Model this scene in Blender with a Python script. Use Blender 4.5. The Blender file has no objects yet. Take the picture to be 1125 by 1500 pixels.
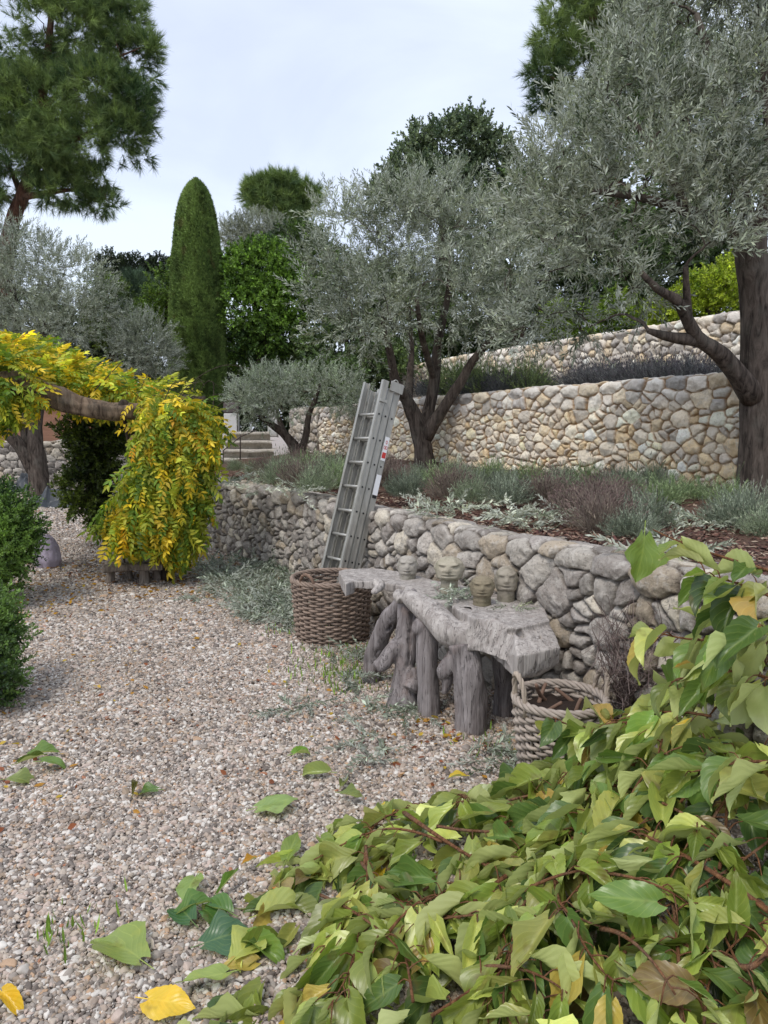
# Terraced garden with gravel court, dry stone walls, olive trees and a heap of cut branches
import bpy, math, random
import numpy as np
from mathutils import Vector, Matrix

random.seed(11)
R = np.random.default_rng(11)
scene = bpy.context.scene
COL = scene.collection
F0 = 1500 * 26 / 36.0
CAMZ = 1.6
PITCH = math.atan(125 / F0)

# ------------------------------------------------------------------ camera rays
def ray(x, y):
    a = (x - 562.5) / F0; b = -(y - 750.0) / F0
    c, s = math.cos(PITCH), math.sin(PITCH)
    return np.array([a, c + b * s, -s + b * c])
def at(x, y, Y):
    d = ray(x, y); p = d * (Y / d[1]); p[2] += CAMZ; return p
def gnd(x, y, z=0.0):
    d = ray(x, y); p = d * ((z - CAMZ) / d[2]); p[2] += CAMZ; return p
def lin(c):
    return tuple(((v / 255) / 12.92 if v / 255 <= .04045 else ((v / 255 + .055) / 1.055) ** 2.4) for v in c)
def C3(*c): return np.array(lin(c))

# ------------------------------------------------------------------ numpy noise
def _h(i, j, k, s):
    n = (i.astype(np.int64) * 374761393 + j.astype(np.int64) * 668265263 + k.astype(np.int64) * 1274126177 + s * 974711) & 0xffffffff
    n = ((n ^ (n >> 13)) * 1274126177) & 0xffffffff
    n = (n ^ (n >> 16)) & 0xffffff
    return n / float(0xffffff)
def vnoise(P, s=0):
    P = np.asarray(P, float); I = np.floor(P); f = P - I; f = f * f * (3 - 2 * f); I = I.astype(np.int64)
    o = 0
    for a in (0, 1):
        for b in (0, 1):
            for c in (0, 1):
                w = (f[..., 0] if a else 1 - f[..., 0]) * (f[..., 1] if b else 1 - f[..., 1]) * (f[..., 2] if c else 1 - f[..., 2])
                o = o + w * _h(I[..., 0] + a, I[..., 1] + b, I[..., 2] + c, s)
    return o * 2 - 1
def fbm(P, o=4, s=0):
    P = np.asarray(P, float); t = 0; a = .5
    for i in range(o):
        t = t + a * vnoise(P * (2 ** i) + i * 17.3, s + i); a *= .5
    return t

# ------------------------------------------------------------------ objects
def tag(o, label=None, cat=None, group=None, kind=None):
    if label: o['label'] = label
    if cat: o['category'] = cat
    if group: o['group'] = group
    if kind: o['kind'] = kind
    return o
def empty(name, loc=(0, 0, 0), label=None, cat=None, group=None):
    o = bpy.data.objects.new(name, None); COL.objects.link(o); o.location = Vector([float(v) for v in loc])
    o.empty_display_size = .1
    return tag(o, label, cat, group)
def obj(name, V, F, mat, parent=None, col=None, uv=None, smooth=False, origin=None):
    """ONE mesh object from arrays; V is in world space, parents are unrotated empties"""
    V = np.asarray(V, float)
    if origin is None:
        origin = np.array(parent.location) if parent is not None else np.zeros(3)
        if parent is not None and parent.parent is not None: origin = origin + np.array(parent.parent.location)
    V = V - origin
    me = bpy.data.meshes.new(name)
    Fs = F if isinstance(F, list) else [F]
    Fs = [np.asarray(f, np.int32) for f in Fs if len(f)]
    loops = np.concatenate([f.ravel() for f in Fs])
    tot = np.concatenate([np.full(len(f), f.shape[1], np.int32) for f in Fs])
    st = np.concatenate([[0], np.cumsum(tot)[:-1]]).astype(np.int32)
    me.vertices.add(len(V)); me.vertices.foreach_set('co', V.astype(np.float32).ravel())
    me.loops.add(len(loops)); me.loops.foreach_set('vertex_index', loops)
    me.polygons.add(len(tot)); me.polygons.foreach_set('loop_start', st)
    if uv is not None:
        l = me.uv_layers.new(name='UVMap'); l.data.foreach_set('uv', np.asarray(uv, np.float32)[loops].ravel())
    me.polygons.foreach_set('use_smooth', np.full(len(tot), bool(smooth)))
    me.update(calc_edges=True); me.validate()
    if col is not None:
        a = me.attributes.new('col', 'FLOAT_COLOR', 'POINT')
        c = np.ones((len(V), 4), np.float32); c[:, :3] = np.asarray(col); a.data.foreach_set('color', c.ravel())
    if mat is not None: me.materials.append(mat)
    o = bpy.data.objects.new(name, me); COL.objects.link(o)
    if parent is not None: o.parent = parent
    else: o.location = Vector([float(v) for v in origin])
    return o
def copy_tree(o, parent=None):
    c = o.copy(); COL.objects.link(c); c.parent = parent
    for ch in [k for k in bpy.data.objects if k.parent == o]: copy_tree(ch, c)
    return c

class MB:
    """collects pieces (verts, faces of one size, colour per vertex, uv)"""
    def __init__(s): s.V = []; s.F = {}; s.C = []; s.U = []; s.n = 0
    def add(s, V, F, c=(1, 1, 1), uv=None):
        V = np.asarray(V, float); 
        for f in (F if isinstance(F, list) else [F]):
            f = np.asarray(f)
            if len(f): s.F.setdefault(f.shape[1], []).append(f + s.n)
        s.V.append(V); s.n += len(V)
        c = np.asarray(c, float); s.C.append(np.broadcast_to(c, (len(V), 3)))
        s.U.append(np.zeros((len(V), 2)) if uv is None else uv)
        return s
    def box(s, c, x, y, z, col=(1, 1, 1)):
        c, x, y, z = [np.asarray(v, float) for v in (c, x, y, z)]
        V = [c + a * x + b * y + d * z for d in (-1, 1) for b in (-1, 1) for a in (-1, 1)]
        return s.add(V, np.array([[0, 2, 3, 1], [4, 5, 7, 6], [0, 1, 5, 4], [2, 6, 7, 3], [0, 4, 6, 2], [1, 3, 7, 5]]), col)
    def out(s): return np.concatenate(s.V), [np.concatenate(f) for f in s.F.values()], np.concatenate(s.C), np.concatenate(s.U)
    def build(s, name, mat, parent=None, smooth=False, origin=None):
        V, F, C, U = s.out(); return obj(name, V, F, mat, parent, C, U, smooth, origin)

def unit(v): 
    v = np.asarray(v, float); return v / np.maximum(np.linalg.norm(v, axis=-1, keepdims=True), 1e-9)
def frames(D, roll=None, up=None):
    """frames with Y axis = D; Z is the flat normal; returns X,Y,Z"""
    D = unit(D); n = len(D)
    ref = np.tile([0., 0, 1.], (n, 1)) if up is None else np.asarray(up, float)
    ref = ref + R.normal(0, .02, (n, 3))
    X = unit(np.cross(D, ref)); Z = np.cross(X, D)
    if roll is not None:
        c, s = np.cos(roll)[:, None], np.sin(roll)[:, None]
        X, Z = X * c + Z * s, Z * c - X * s
    return X, D, Z
class Tpl:
    def __init__(s, V, F, C=None, U=None):
        s.V = np.asarray(V, float); s.F = F if isinstance(F, list) else [np.asarray(F)]
        s.C = np.ones_like(s.V) if C is None else np.asarray(C, float); s.U = np.zeros((len(s.V), 2)) if U is None else U
def mb_tpl(mb):
    V, F, C, U = mb.out(); return Tpl(V, F, C, U)
def scatter(mb, tpls, P, D, scale, col, roll=None, up=None, pick=None):
    """many copies of small templates written into one mesh builder"""
    P = np.asarray(P, float); n = len(P)
    if n == 0: return
    X, Y, Z = frames(D, roll, up); scale = np.broadcast_to(np.asarray(scale, float), (n,)); col = np.broadcast_to(np.asarray(col, float), (n, 3))
    pick = R.integers(0, len(tpls), n) if pick is None else pick
    for k, t in enumerate(tpls):
        m = np.nonzero(pick == k)[0]
        if not len(m): continue
        sc = scale[m, None, None]; v = t.V[None]
        W = P[m, None] + sc * (v[..., 0:1] * X[m, None] + v[..., 1:2] * Y[m, None] + v[..., 2:3] * Z[m, None])
        nv = len(t.V)
        Fs = [(f[None] + (np.arange(len(m)) * nv)[:, None, None]).reshape(-1, f.shape[1]) for f in t.F]
        mb.add(W.reshape(-1, 3), Fs, (t.C[None] * col[m, None]).reshape(-1, 3), np.tile(t.U, (len(m), 1)))

def smooth_path(pts, n):
    """Catmull-Rom through pts"""
    p = np.asarray(pts, float); q = np.vstack([2 * p[0] - p[1], p, 2 * p[-1] - p[-2]])
    t = np.linspace(0, len(p) - 1 - 1e-6, n); i = t.astype(int); f = (t - i)[:, None]
    a, b, c, d = q[i], q[i + 1], q[i + 2], q[i + 3]
    return .5 * (2 * b + (c - a) * f + (2 * a - 5 * b + 4 * c - d) * f ** 2 + (3 * b - a - 3 * c + d) * f ** 3)
def tube(mb, pts, rad, sides=8, col=(1, 1, 1), rough=0., seed=0, cap=True, closed=False, nfreq=9.):
    p = np.asarray(pts, float); n = len(p); rad = np.broadcast_to(np.asarray(rad, float), (n,))
    if closed: T = unit(np.roll(p, -1, 0) - np.roll(p, 1, 0))
    else: T = unit(np.gradient(p, axis=0))
    ref = np.array([0, 0, 1.]) if abs(T[0][2]) < .9 else np.array([1., 0, 0])
    if closed: ref = np.array([0, 0, 1.])
    N = np.zeros_like(p); N[0] = unit(np.cross(T[0], ref))
    for i in range(1, n):
        if closed: N[i] = unit(np.cross(T[i], ref))
        else: N[i] = unit(N[i - 1] - T[i] * np.dot(N[i - 1], T[i]))
    B = np.cross(T, N); a = np.linspace(0, 2 * np.pi, sides, endpoint=False)
    dirs = N[:, None] * np.cos(a)[None, :, None] + B[:, None] * np.sin(a)[None, :, None]
    rr = rad[:, None] * np.ones(sides)
    if rough:
        q = p[:, None] + dirs * rad[:, None, None]
        s = np.concatenate([np.broadcast_to(np.cos(a)[None, :, None] * 1.6, (n, sides, 1)), np.broadcast_to(np.sin(a)[None, :, None] * 1.6, (n, sides, 1)), (np.arange(n) * 1.0 / n * 3)[:, None, None] * np.ones((1, sides, 1))], -1)
        rr = rr * (1 + rough * (fbm(s * 1.4, 3, seed) + .7 * fbm(q * nfreq, 3, seed + 5)))
    V = (p[:, None] + dirs * rr[..., None]).reshape(-1, 3)
    i = np.arange(n if closed else n - 1)[:, None]; j = np.arange(sides)[None]
    i2 = (i + 1) % n; j2 = (j + 1) % sides
    F = np.stack([i * sides + j, i * sides + j2, i2 * sides + j2, i2 * sides + j], -1).reshape(-1, 4)
    Fs = [F]
    if cap and not closed: Fs.append(np.array([[k for k in range(sides)][::-1], [(n - 1) * sides + k for k in range(sides)]]))
    mb.add(V, Fs, col)

# ------------------------------------------------------------------ materials
class NT:
    def __init__(s, name):
        s.m = bpy.data.materials.new(name); s.m.use_nodes = True; s.t = s.m.node_tree; s.t.nodes.clear()
        s.o = s.n('ShaderNodeOutputMaterial')
    def n(s, ty, **k):
        x = s.t.nodes.new(ty)
        for a, b in k.items(): setattr(x, a, b)
        return x
    def l(s, a, b): s.t.links.new(a, b)
    def val(s, sock, v):
        if hasattr(v, 'is_output') or isinstance(v, bpy.types.NodeSocket): s.l(v, sock)
        else:
            if sock.type == 'RGBA' and len(v) == 3: v = (*v, 1)
            sock.default_value = v
    def math(s, op, a, b=None, clamp=False):
        x = s.n('ShaderNodeMath', operation=op, use_clamp=clamp); s.val(x.inputs[0], a)
        if b is not None: s.val(x.inputs[1], b)
        return x.outputs[0]
    def mix(s, f, a, b, mode='MIX'):
        x = s.n('ShaderNodeMix', data_type='RGBA', blend_type=mode); s.val(x.inputs['Factor'], f); s.val(x.inputs[6], a); s.val(x.inputs[7], b); return x.outputs[2]
    def coord(s, scale=(1, 1, 1), kind='Object', rot=(0, 0, 0)):
        c = s.n('ShaderNodeTexCoord'); m = s.n('ShaderNodeMapping'); s.l(c.outputs[kind], m.inputs[0]); m.inputs['Scale'].default_value = scale; m.inputs['Rotation'].default_value = rot; return m.outputs[0]
    def noise(s, vec, scale, detail=4, rough=.55, dist=0.):
        x = s.n('ShaderNodeTexNoise'); s.l(vec, x.inputs['Vector']); x.inputs['Scale'].default_value = scale; x.inputs['Detail'].default_value = detail; x.inputs['Roughness'].default_value = rough; x.inputs['Distortion'].default_value = dist; return x.outputs['Fac']
    def ramp(s, f, stops, interp='LINEAR'):
        x = s.n('ShaderNodeValToRGB'); s.val(x.inputs[0], f); e = x.color_ramp; e.interpolation = interp
        while len(e.elements) > 1: e.elements.remove(e.elements[-1])
        for i, (p, c) in enumerate(stops):
            k = e.elements[0] if i == 0 else e.elements.new(p)
            k.position = p; k.color = (*c, 1) if len(c) == 3 else c
        return x.outputs[0]
    def attr(s, name='col'): return s.n('ShaderNodeAttribute', attribute_name=name).outputs['Color']
    def bump(s, h, strength=.3, dist=.01):
        b = s.n('ShaderNodeBump'); b.inputs['Strength'].default_value = strength; b.inputs['Distance'].default_value = dist; s.l(h, b.inputs['Height']); return b.outputs[0]
    def pbr(s, base, rough=.7, normal=None, metal=0., spec=.5, link=True):
        p = s.n('ShaderNodeBsdfPrincipled'); s.val(p.inputs['Base Color'], base); s.val(p.inputs['Roughness'], rough); p.inputs['Metallic'].default_value = metal; p.inputs['Specular IOR Level'].default_value = spec
        if normal is not None: s.l(normal, p.inputs['Normal'])
        if link: s.l(p.outputs[0], s.o.inputs[0])
        return p.outputs[0]

def leaf_mat(name, back=None, bfac=.7, trans=.3, rough=.5, spec=.3, veins=False):
    t = NT(name); c = t.attr()
    nrm = None
    if veins:
        uv = t.n('ShaderNodeUVMap').outputs[0]; sp = t.n('ShaderNodeSeparateXYZ'); t.l(uv, sp.inputs[0])
        ax = t.math('ABSOLUTE', sp.outputs[0])
        nv_ = t.noise(t.coord(), 14, 3); ph = t.math('ADD', t.math('MULTIPLY', nv_, .9), 0.); ph0 = t.math('SUBTRACT', t.math('MULTIPLY', sp.outputs[1], 6.5), t.math('MULTIPLY', ax, 4.6))
        ph = t.math('ADD', ph0, ph)
        tri = t.math('ABSOLUTE', t.math('SUBTRACT', t.math('FRACT', ph), .5))
        vein = t.math('SUBTRACT', 1., t.math('MULTIPLY', tri, 15.), True)
        mid = t.math('SUBTRACT', 1., t.math('MULTIPLY', ax, 16.), True)
        vv = t.math('MAXIMUM', vein, mid)
        puff = t.math('MULTIPLY', tri, -1.)
        nz = t.noise(t.coord(), 28, 4)
        c = t.mix(t.math('MULTIPLY', t.math('SUBTRACT', nz, .5), 1.2), c, t.mix(1., c, (1.7, 1.35, .9), 'MULTIPLY'))
        c = t.mix(t.math('MULTIPLY', vv, .32), c, t.mix(.5, t.mix(1., c, (1.9, 1.8, 1.7), 'MULTIPLY'), C3(190, 195, 110)))
        # brown blotches of wilting
        bl = t.noise(t.coord(), 9, 3, .6)
        c = t.mix(t.math('MULTIPLY', t.math('SUBTRACT', bl, .60), 6., True), c, C3(104, 86, 44))
        h = t.math('ADD', t.math('MULTIPLY', puff, 1.), t.math('MULTIPLY', nz, .5))
        nrm = t.bump(h, .28, .004)
    f = c
    if back is not None:
        g = t.n('ShaderNodeNewGeometry').outputs['Backfacing']
        f = t.mix(t.math('MULTIPLY', g, bfac), c, back)
    p = t.pbr(f, rough, nrm, spec=spec, link=False)
    tr = t.n('ShaderNodeBsdfTranslucent'); t.l(t.mix(1., f, (1.15, 1.2, .7), 'MULTIPLY'), tr.inputs[0])
    mx = t.n('ShaderNodeMixShader'); mx.inputs[0].default_value = trans; t.l(p, mx.inputs[1]); t.l(tr.outputs[0], mx.inputs[2]); t.l(mx.outputs[0], t.o.inputs[0])
    return t.m
def stone_mat(name, sc=1., lichen=C3(160, 158, 150), lamt=.5, stain=C3(60, 56, 52), samt=.6, warm=None, fine=.7):
    t = NT(name); co = t.coord(); c = t.attr()
    n1 = t.noise(co, 13 * sc, 8, .68, .4); n2 = t.noise(co, 55 * sc, 6, .75); n3 = t.noise(co, 5.5 * sc, 7, .68, .5)
    c = t.mix(t.math('MULTIPLY', t.math('SUBTRACT', n1, .5), 7., True), c, t.mix(lamt, c, lichen))
    c = t.mix(t.math('MULTIPLY', t.math('SUBTRACT', n3, .53), 6. , True), c, t.mix(samt, c, stain))
    c = t.mix(t.math('MULTIPLY', t.math('SUBTRACT', n2, .53), 7., True), c, t.mix(fine, c, stain))
    if warm is not None:
        n4 = t.noise(co, 1.6, 3, .6, .3)
        c = t.mix(t.math('MULTIPLY', t.math('SUBTRACT', n4, .5), 3., True), c, t.mix(.5, c, warm))
    h = t.math('ADD', t.math('MULTIPLY', n1, .6), t.math('MULTIPLY', n2, .5))
    t.pbr(c, .9, t.bump(h, 1., .035 / sc), spec=.2)
    return t.m
def bark_mat(name, a, b, sc=1.):
    t = NT(name); co = t.coord((9 * sc, 9 * sc, 1.6 * sc)); co2 = t.coord()
    n = t.noise(co, 2.2, 6, .7, .8); m = t.noise(co2, 5 * sc, 4, .6)
    c = t.mix(t.ramp(n, [(.35, (0, 0, 0)), (.65, (1, 1, 1))]), a, b)
    c = t.mix(t.math('MULTIPLY', t.math('SUBTRACT', m, .5), 3., True), c, t.mix(.5, c, C3(120, 118, 108)))
    t.pbr(c, .9, t.bump(n, 1., .02), spec=.15)
    return t.m
def plain_mat(name, col, rough=.6, metal=0., nscale=20, namt=.25, bump=.2, spec=.4):
    t = NT(name); co = t.coord(); n = t.noise(co, nscale, 5, .6)
    c = t.mix(n, tuple(v * (1 - namt) for v in col), tuple(min(1, v * (1 + namt)) for v in col))
    t.pbr(c, rough, t.bump(n, bump, .01), metal, spec)
    return t.m
def col_mat(name, rough=.8, nscale=25, bump=.5, spec=.2, amt=.35):
    t = NT(name); co = t.coord(); n = t.noise(co, nscale, 5, .65); c = t.attr()
    c = t.mix(t.math('MULTIPLY', n, amt), c, t.mix(1., c, (.3, .3, .3), 'MULTIPLY'))
    t.pbr(c, rough, t.bump(n, bump, .01), spec=spec)
    return t.m
# ------------------------------------------------------------------ camera, sky, light
cam = bpy.data.cameras.new('camera'); co = bpy.data.objects.new('camera', cam); COL.objects.link(co); scene.camera = co
cam.sensor_fit = 'VERTICAL'; cam.sensor_height = 36; cam.sensor_width = 27; cam.lens = 26; cam.clip_end = 2000; cam.clip_start = .05
co.location = (0, 0, CAMZ); co.rotation_euler = (math.pi / 2 - PITCH, 0, 0)
SUN_EL, SUN_AZ = math.radians(58), math.radians(215)     # azimuth clockwise from +Y: behind the camera, to its left
w = bpy.data.worlds.new('World'); scene.world = w; w.use_nodes = True
nt = w.node_tree; nt.nodes.clear()
def wn(ty, **k):
    x = nt.nodes.new(ty)
    for a, b in k.items(): setattr(x, a, b)
    return x
out = wn('ShaderNodeOutputWorld'); bg = wn('ShaderNodeBackground'); bg2 = wn('ShaderNodeBackground'); add = wn('ShaderNodeAddShader')
sky = wn('ShaderNodeTexSky', sky_type='NISHITA', sun_disc=False, sun_elevation=SUN_EL, sun_rotation=SUN_AZ)
sky.air_density = 1.; sky.dust_density = 2.
nt.links.new(sky.outputs[0], bg.inputs[0]); bg.inputs[1].default_value = .05
tc = wn('ShaderNodeTexCoord'); mp = wn('ShaderNodeMapping'); mp.inputs['Scale'].default_value = (1., 1., 2.4); mp.inputs['Location'].default_value = (.35, .2, .1)
nt.links.new(tc.outputs['Generated'], mp.inputs[0])
nz = wn('ShaderNodeTexNoise'); nz.inputs['Scale'].default_value = 2.6; nz.inputs['Detail'].default_value = 5; nz.inputs['Roughness'].default_value = .5; nz.inputs['Distortion'].default_value = .5
nt.links.new(mp.outputs[0], nz.inputs['Vector'])
rp = wn('ShaderNodeValToRGB'); e = rp.color_ramp
e.elements[0].position = .36; e.elements[0].color = (.66, .71, .86, 1); e.elements[1].position = .62; e.elements[1].color = (.80, .86, .96, 1)
nt.links.new(nz.outputs['Fac'], rp.inputs[0])
nt.links.new(rp.outputs[0], bg2.inputs[0]); bg2.inputs[1].default_value = .82
nt.links.new(bg.outputs[0], add.inputs[0]); nt.links.new(bg2.outputs[0], add.inputs[1]); nt.links.new(add.outputs[0], out.inputs[0])
sl = bpy.data.lights.new('sun', 'SUN'); so = bpy.data.objects.new('sun', sl); COL.objects.link(so)
sl.energy = 1.5; sl.angle = math.radians(16); sl.color = (1, .95, .88)
sd = Vector((math.sin(SUN_AZ) * math.cos(SUN_EL), math.cos(SUN_AZ) * math.cos(SUN_EL), math.sin(SUN_EL)))
so.rotation_euler = sd.to_track_quat('Z', 'Y').to_euler(); so.location = (0, -5, 20)
vs = scene.view_settings; vs.view_transform = 'Standard'; vs.look = 'None'; vs.exposure = .28; vs.gamma = 1
scene.cycles.max_bounces = 6; scene.cycles.transparent_max_bounces = 4; scene.cycles.diffuse_bounces = 2; scene.cycles.glossy_bounces = 2

# ------------------------------------------------------------------ layout lines (world metres)
W1 = np.array([gnd(x, y)[:2] for x, y in ((262, 780), (300, 797), (421, 843), (560, 915), (690, 990), (800, 1050), (1010, 1165))])
W1 = np.vstack([W1, W1[-1] + np.array([.95, -1.5])])
W1Z = [.90, .92, .90, .92, .945, .96, .98, 1.0]
W2 = np.array([[4.3, 4.95], [3.2, 6.65], [1.6, 9.2], [0.1, 11.6], [-1.15, 13.5]])
W2Z = [2.1, 2.08, 2.05, 2.0, 1.93]
W3 = np.array([[7.2, 6.2], [4.9, 10.1], [3.1, 13.7], [1.4, 17.2], [.2, 20.5]])
W3Z = [3.2, 3.15, 3.14, 3.15, 3.15]

# ------------------------------------------------------------------ ground sheets
def sheet(name, xs, ys, zf, mat, mask=None, colf=None):
    X, Y = np.meshgrid(xs, ys); Z = zf(X, Y); V = np.stack([X, Y, Z], -1).reshape(-1, 3)
    nx = len(xs); i = np.arange(len(ys) - 1)[:, None]; j = np.arange(nx - 1)[None]
    Fq = np.stack([i * nx + j, i * nx + j + 1, (i + 1) * nx + j + 1, (i + 1) * nx + j], -1).reshape(-1, 4)
    if mask is not None: Fq = Fq[mask(V)[Fq].all(1)]
    return tag(obj(name, V, Fq, mat, smooth=True), kind='structure')
t = NT('gravel bed'); cc = t.coord(); n = t.noise(cc, 60, 4, .6); vr = t.n('ShaderNodeTexVoronoi'); t.l(cc, vr.inputs['Vector']); vr.inputs['Scale'].default_value = 48
c = t.mix(.75, t.ramp(n, [(.3, C3(110, 100, 92)), (.7, C3(188, 176, 166))]), t.mix(.8, vr.outputs['Color'], C3(165, 155, 148)))
big = t.noise(cc, .8, 3); c = t.mix(t.math('MULTIPLY', big, .3), c, C3(150, 132, 112))
t.pbr(c, .9, t.bump(vr.outputs['Distance'], .8, .02), spec=.2); M_bed = t.m
gx = np.concatenate([[-300, -120, -60], np.linspace(-30, 30, 61), [60, 120, 300]]); gy = np.concatenate([[-60, -20], np.linspace(-6, 40, 70), [60, 120, 400]])
sheet('ground', gx, gy, lambda X, Y: -.012 + 0 * X, M_bed)
t = NT('garden soil'); cc = t.coord(); n = t.noise(cc, 9, 6, .7); n2 = t.noise(cc, 55, 4, .7)
c = t.mix(n, C3(60, 48, 42), C3(116, 92, 78)); c = t.mix(t.math('MULTIPLY', t.math('SUBTRACT', n2, .55), 5., True), c, C3(150, 130, 112))
t.pbr(c, .95, t.bump(t.math('ADD', n, n2), .8, .03), spec=.1); M_soil = t.m
def strip(name, A, ZA, B, ZB, mat, na=70, nb=26, amp=.03, seed=3):
    """a terrace sheet lofted between two plan lines"""
    def res(P, Z):
        P3 = np.column_stack([P, Z]); s = np.concatenate([[0], np.cumsum(np.linalg.norm(np.diff(P3[:, :2], axis=0), axis=1))]); q = np.linspace(0, s[-1], na)
        return np.column_stack([np.interp(q, s, P3[:, k]) for k in range(3)])
    a, b = res(A, ZA), res(B, ZB); k = np.linspace(0, 1, nb)[:, None, None]
    V = (a[None] * (1 - k) + b[None] * k).reshape(-1, 3); V[:, 2] += amp * fbm(V * [1.7, 1.7, 0], 4, seed)
    i = np.arange(nb - 1)[:, None]; j = np.arange(na - 1)[None]
    Fq = np.stack([i * na + j, i * na + j + 1, (i + 1) * na + j + 1, (i + 1) * na + j], -1).reshape(-1, 4)
    return tag(obj(name, V, Fq, mat, smooth=True), kind='structure')
def off(P, d):
    P = np.asarray(P, float); T = unit(np.gradient(P, axis=0)); return P + np.column_stack([-T[:, 1], T[:, 0]]) * d
T1A = off(W1, .16); T1B = W2[::-1]            # W1 runs far -> near, its left-hand side is the terrace
strip('terrace_soil', np.vstack([T1A[0] + [.3, 2.6], T1A]), [1.0] + [z - .05 for z in W1Z], np.vstack([T1B[0] + [-.3, .6], T1B[:1], T1B[1:] ]), [1.14, 1.1, 1.1, 1.07, 1.05, 1.05], M_soil, 110, 40, .05)
W2o = off(W2, -.16)
strip('terrace_soil', W2o, [z - .05 for z in W2Z], W3, [2.12, 2.12, 2.12, 2.15, 2.15], M_soil, 60, 20)
W3o = off(W3, -.16)
FAR = np.array([[30, 4], [24, 22], [14, 40], [2, 50], [-8, 60]])
t = NT('hill earth'); cc = t.coord(); n = t.noise(cc, 1.5, 6, .7); t.pbr(t.mix(n, C3(52, 58, 36), C3(88, 88, 58)), .95, t.bump(n, .8, .1), spec=.1); M_hill = t.m
strip('hillside', W3o, [z - .05 for z in W3Z], FAR, [7, 7, 6, 5, 4], M_hill, 60, 40, .12, 9)
# bank behind the left-hand low wall, red earth
t = NT('red earth'); cc = t.coord(); n = t.noise(cc, 3, 6, .7); t.pbr(t.mix(n, C3(92, 66, 52), C3(142, 106, 86)), .95, t.bump(n, .8, .05), spec=.1); M_red = t.m
LW = np.array([[-14., 18.6], [-9.5, 18.9], [-7.2, 19.2], [-4.6, 19.3]])
strip('red_bank', off(LW, .2), [1.2] * 4, off(LW, 9), [2.6] * 4, M_red, 40, 16, .3, 5)

# ------------------------------------------------------------------ dry stone walls
def seeds2d(L, lo, hi, rmin, rmax, rows, seed, asp):
    r = np.random.default_rng(seed); S = []
    for wv, lo_s, hi_s in rows:                     # coping rows
        u = -.2
        while u < L + .3:
            S.append((u, wv + r.normal(0, .012), .1)); u += r.uniform(lo_s, hi_s)
    zone = [(wv, .12) for wv, _, _ in rows]; arr = [np.array(s) for s in S]
    A = np.zeros((60000, 3)); m = len(S); A[:m] = np.array(S)
    for rr in list(np.linspace(rmax, rmin, 7)) + [rmin * .62]:
        n = int(L * (hi - lo) / (rr * rr) * 1.6)
        cand = np.column_stack([r.uniform(-.2, L + .2, n), r.uniform(lo, hi, n)])
        for c in cand:
            if any(abs(c[1] - z) < h for z, h in zone): continue
            d = ((A[:m, 0] - c[0]) / asp) ** 2 + (A[:m, 1] - c[1]) ** 2
            if (d < ((A[:m, 2] + rr) * .62) ** 2).any(): continue
            A[m] = (c[0], c[1], rr); m += 1
    return A[:m].copy()
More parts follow.
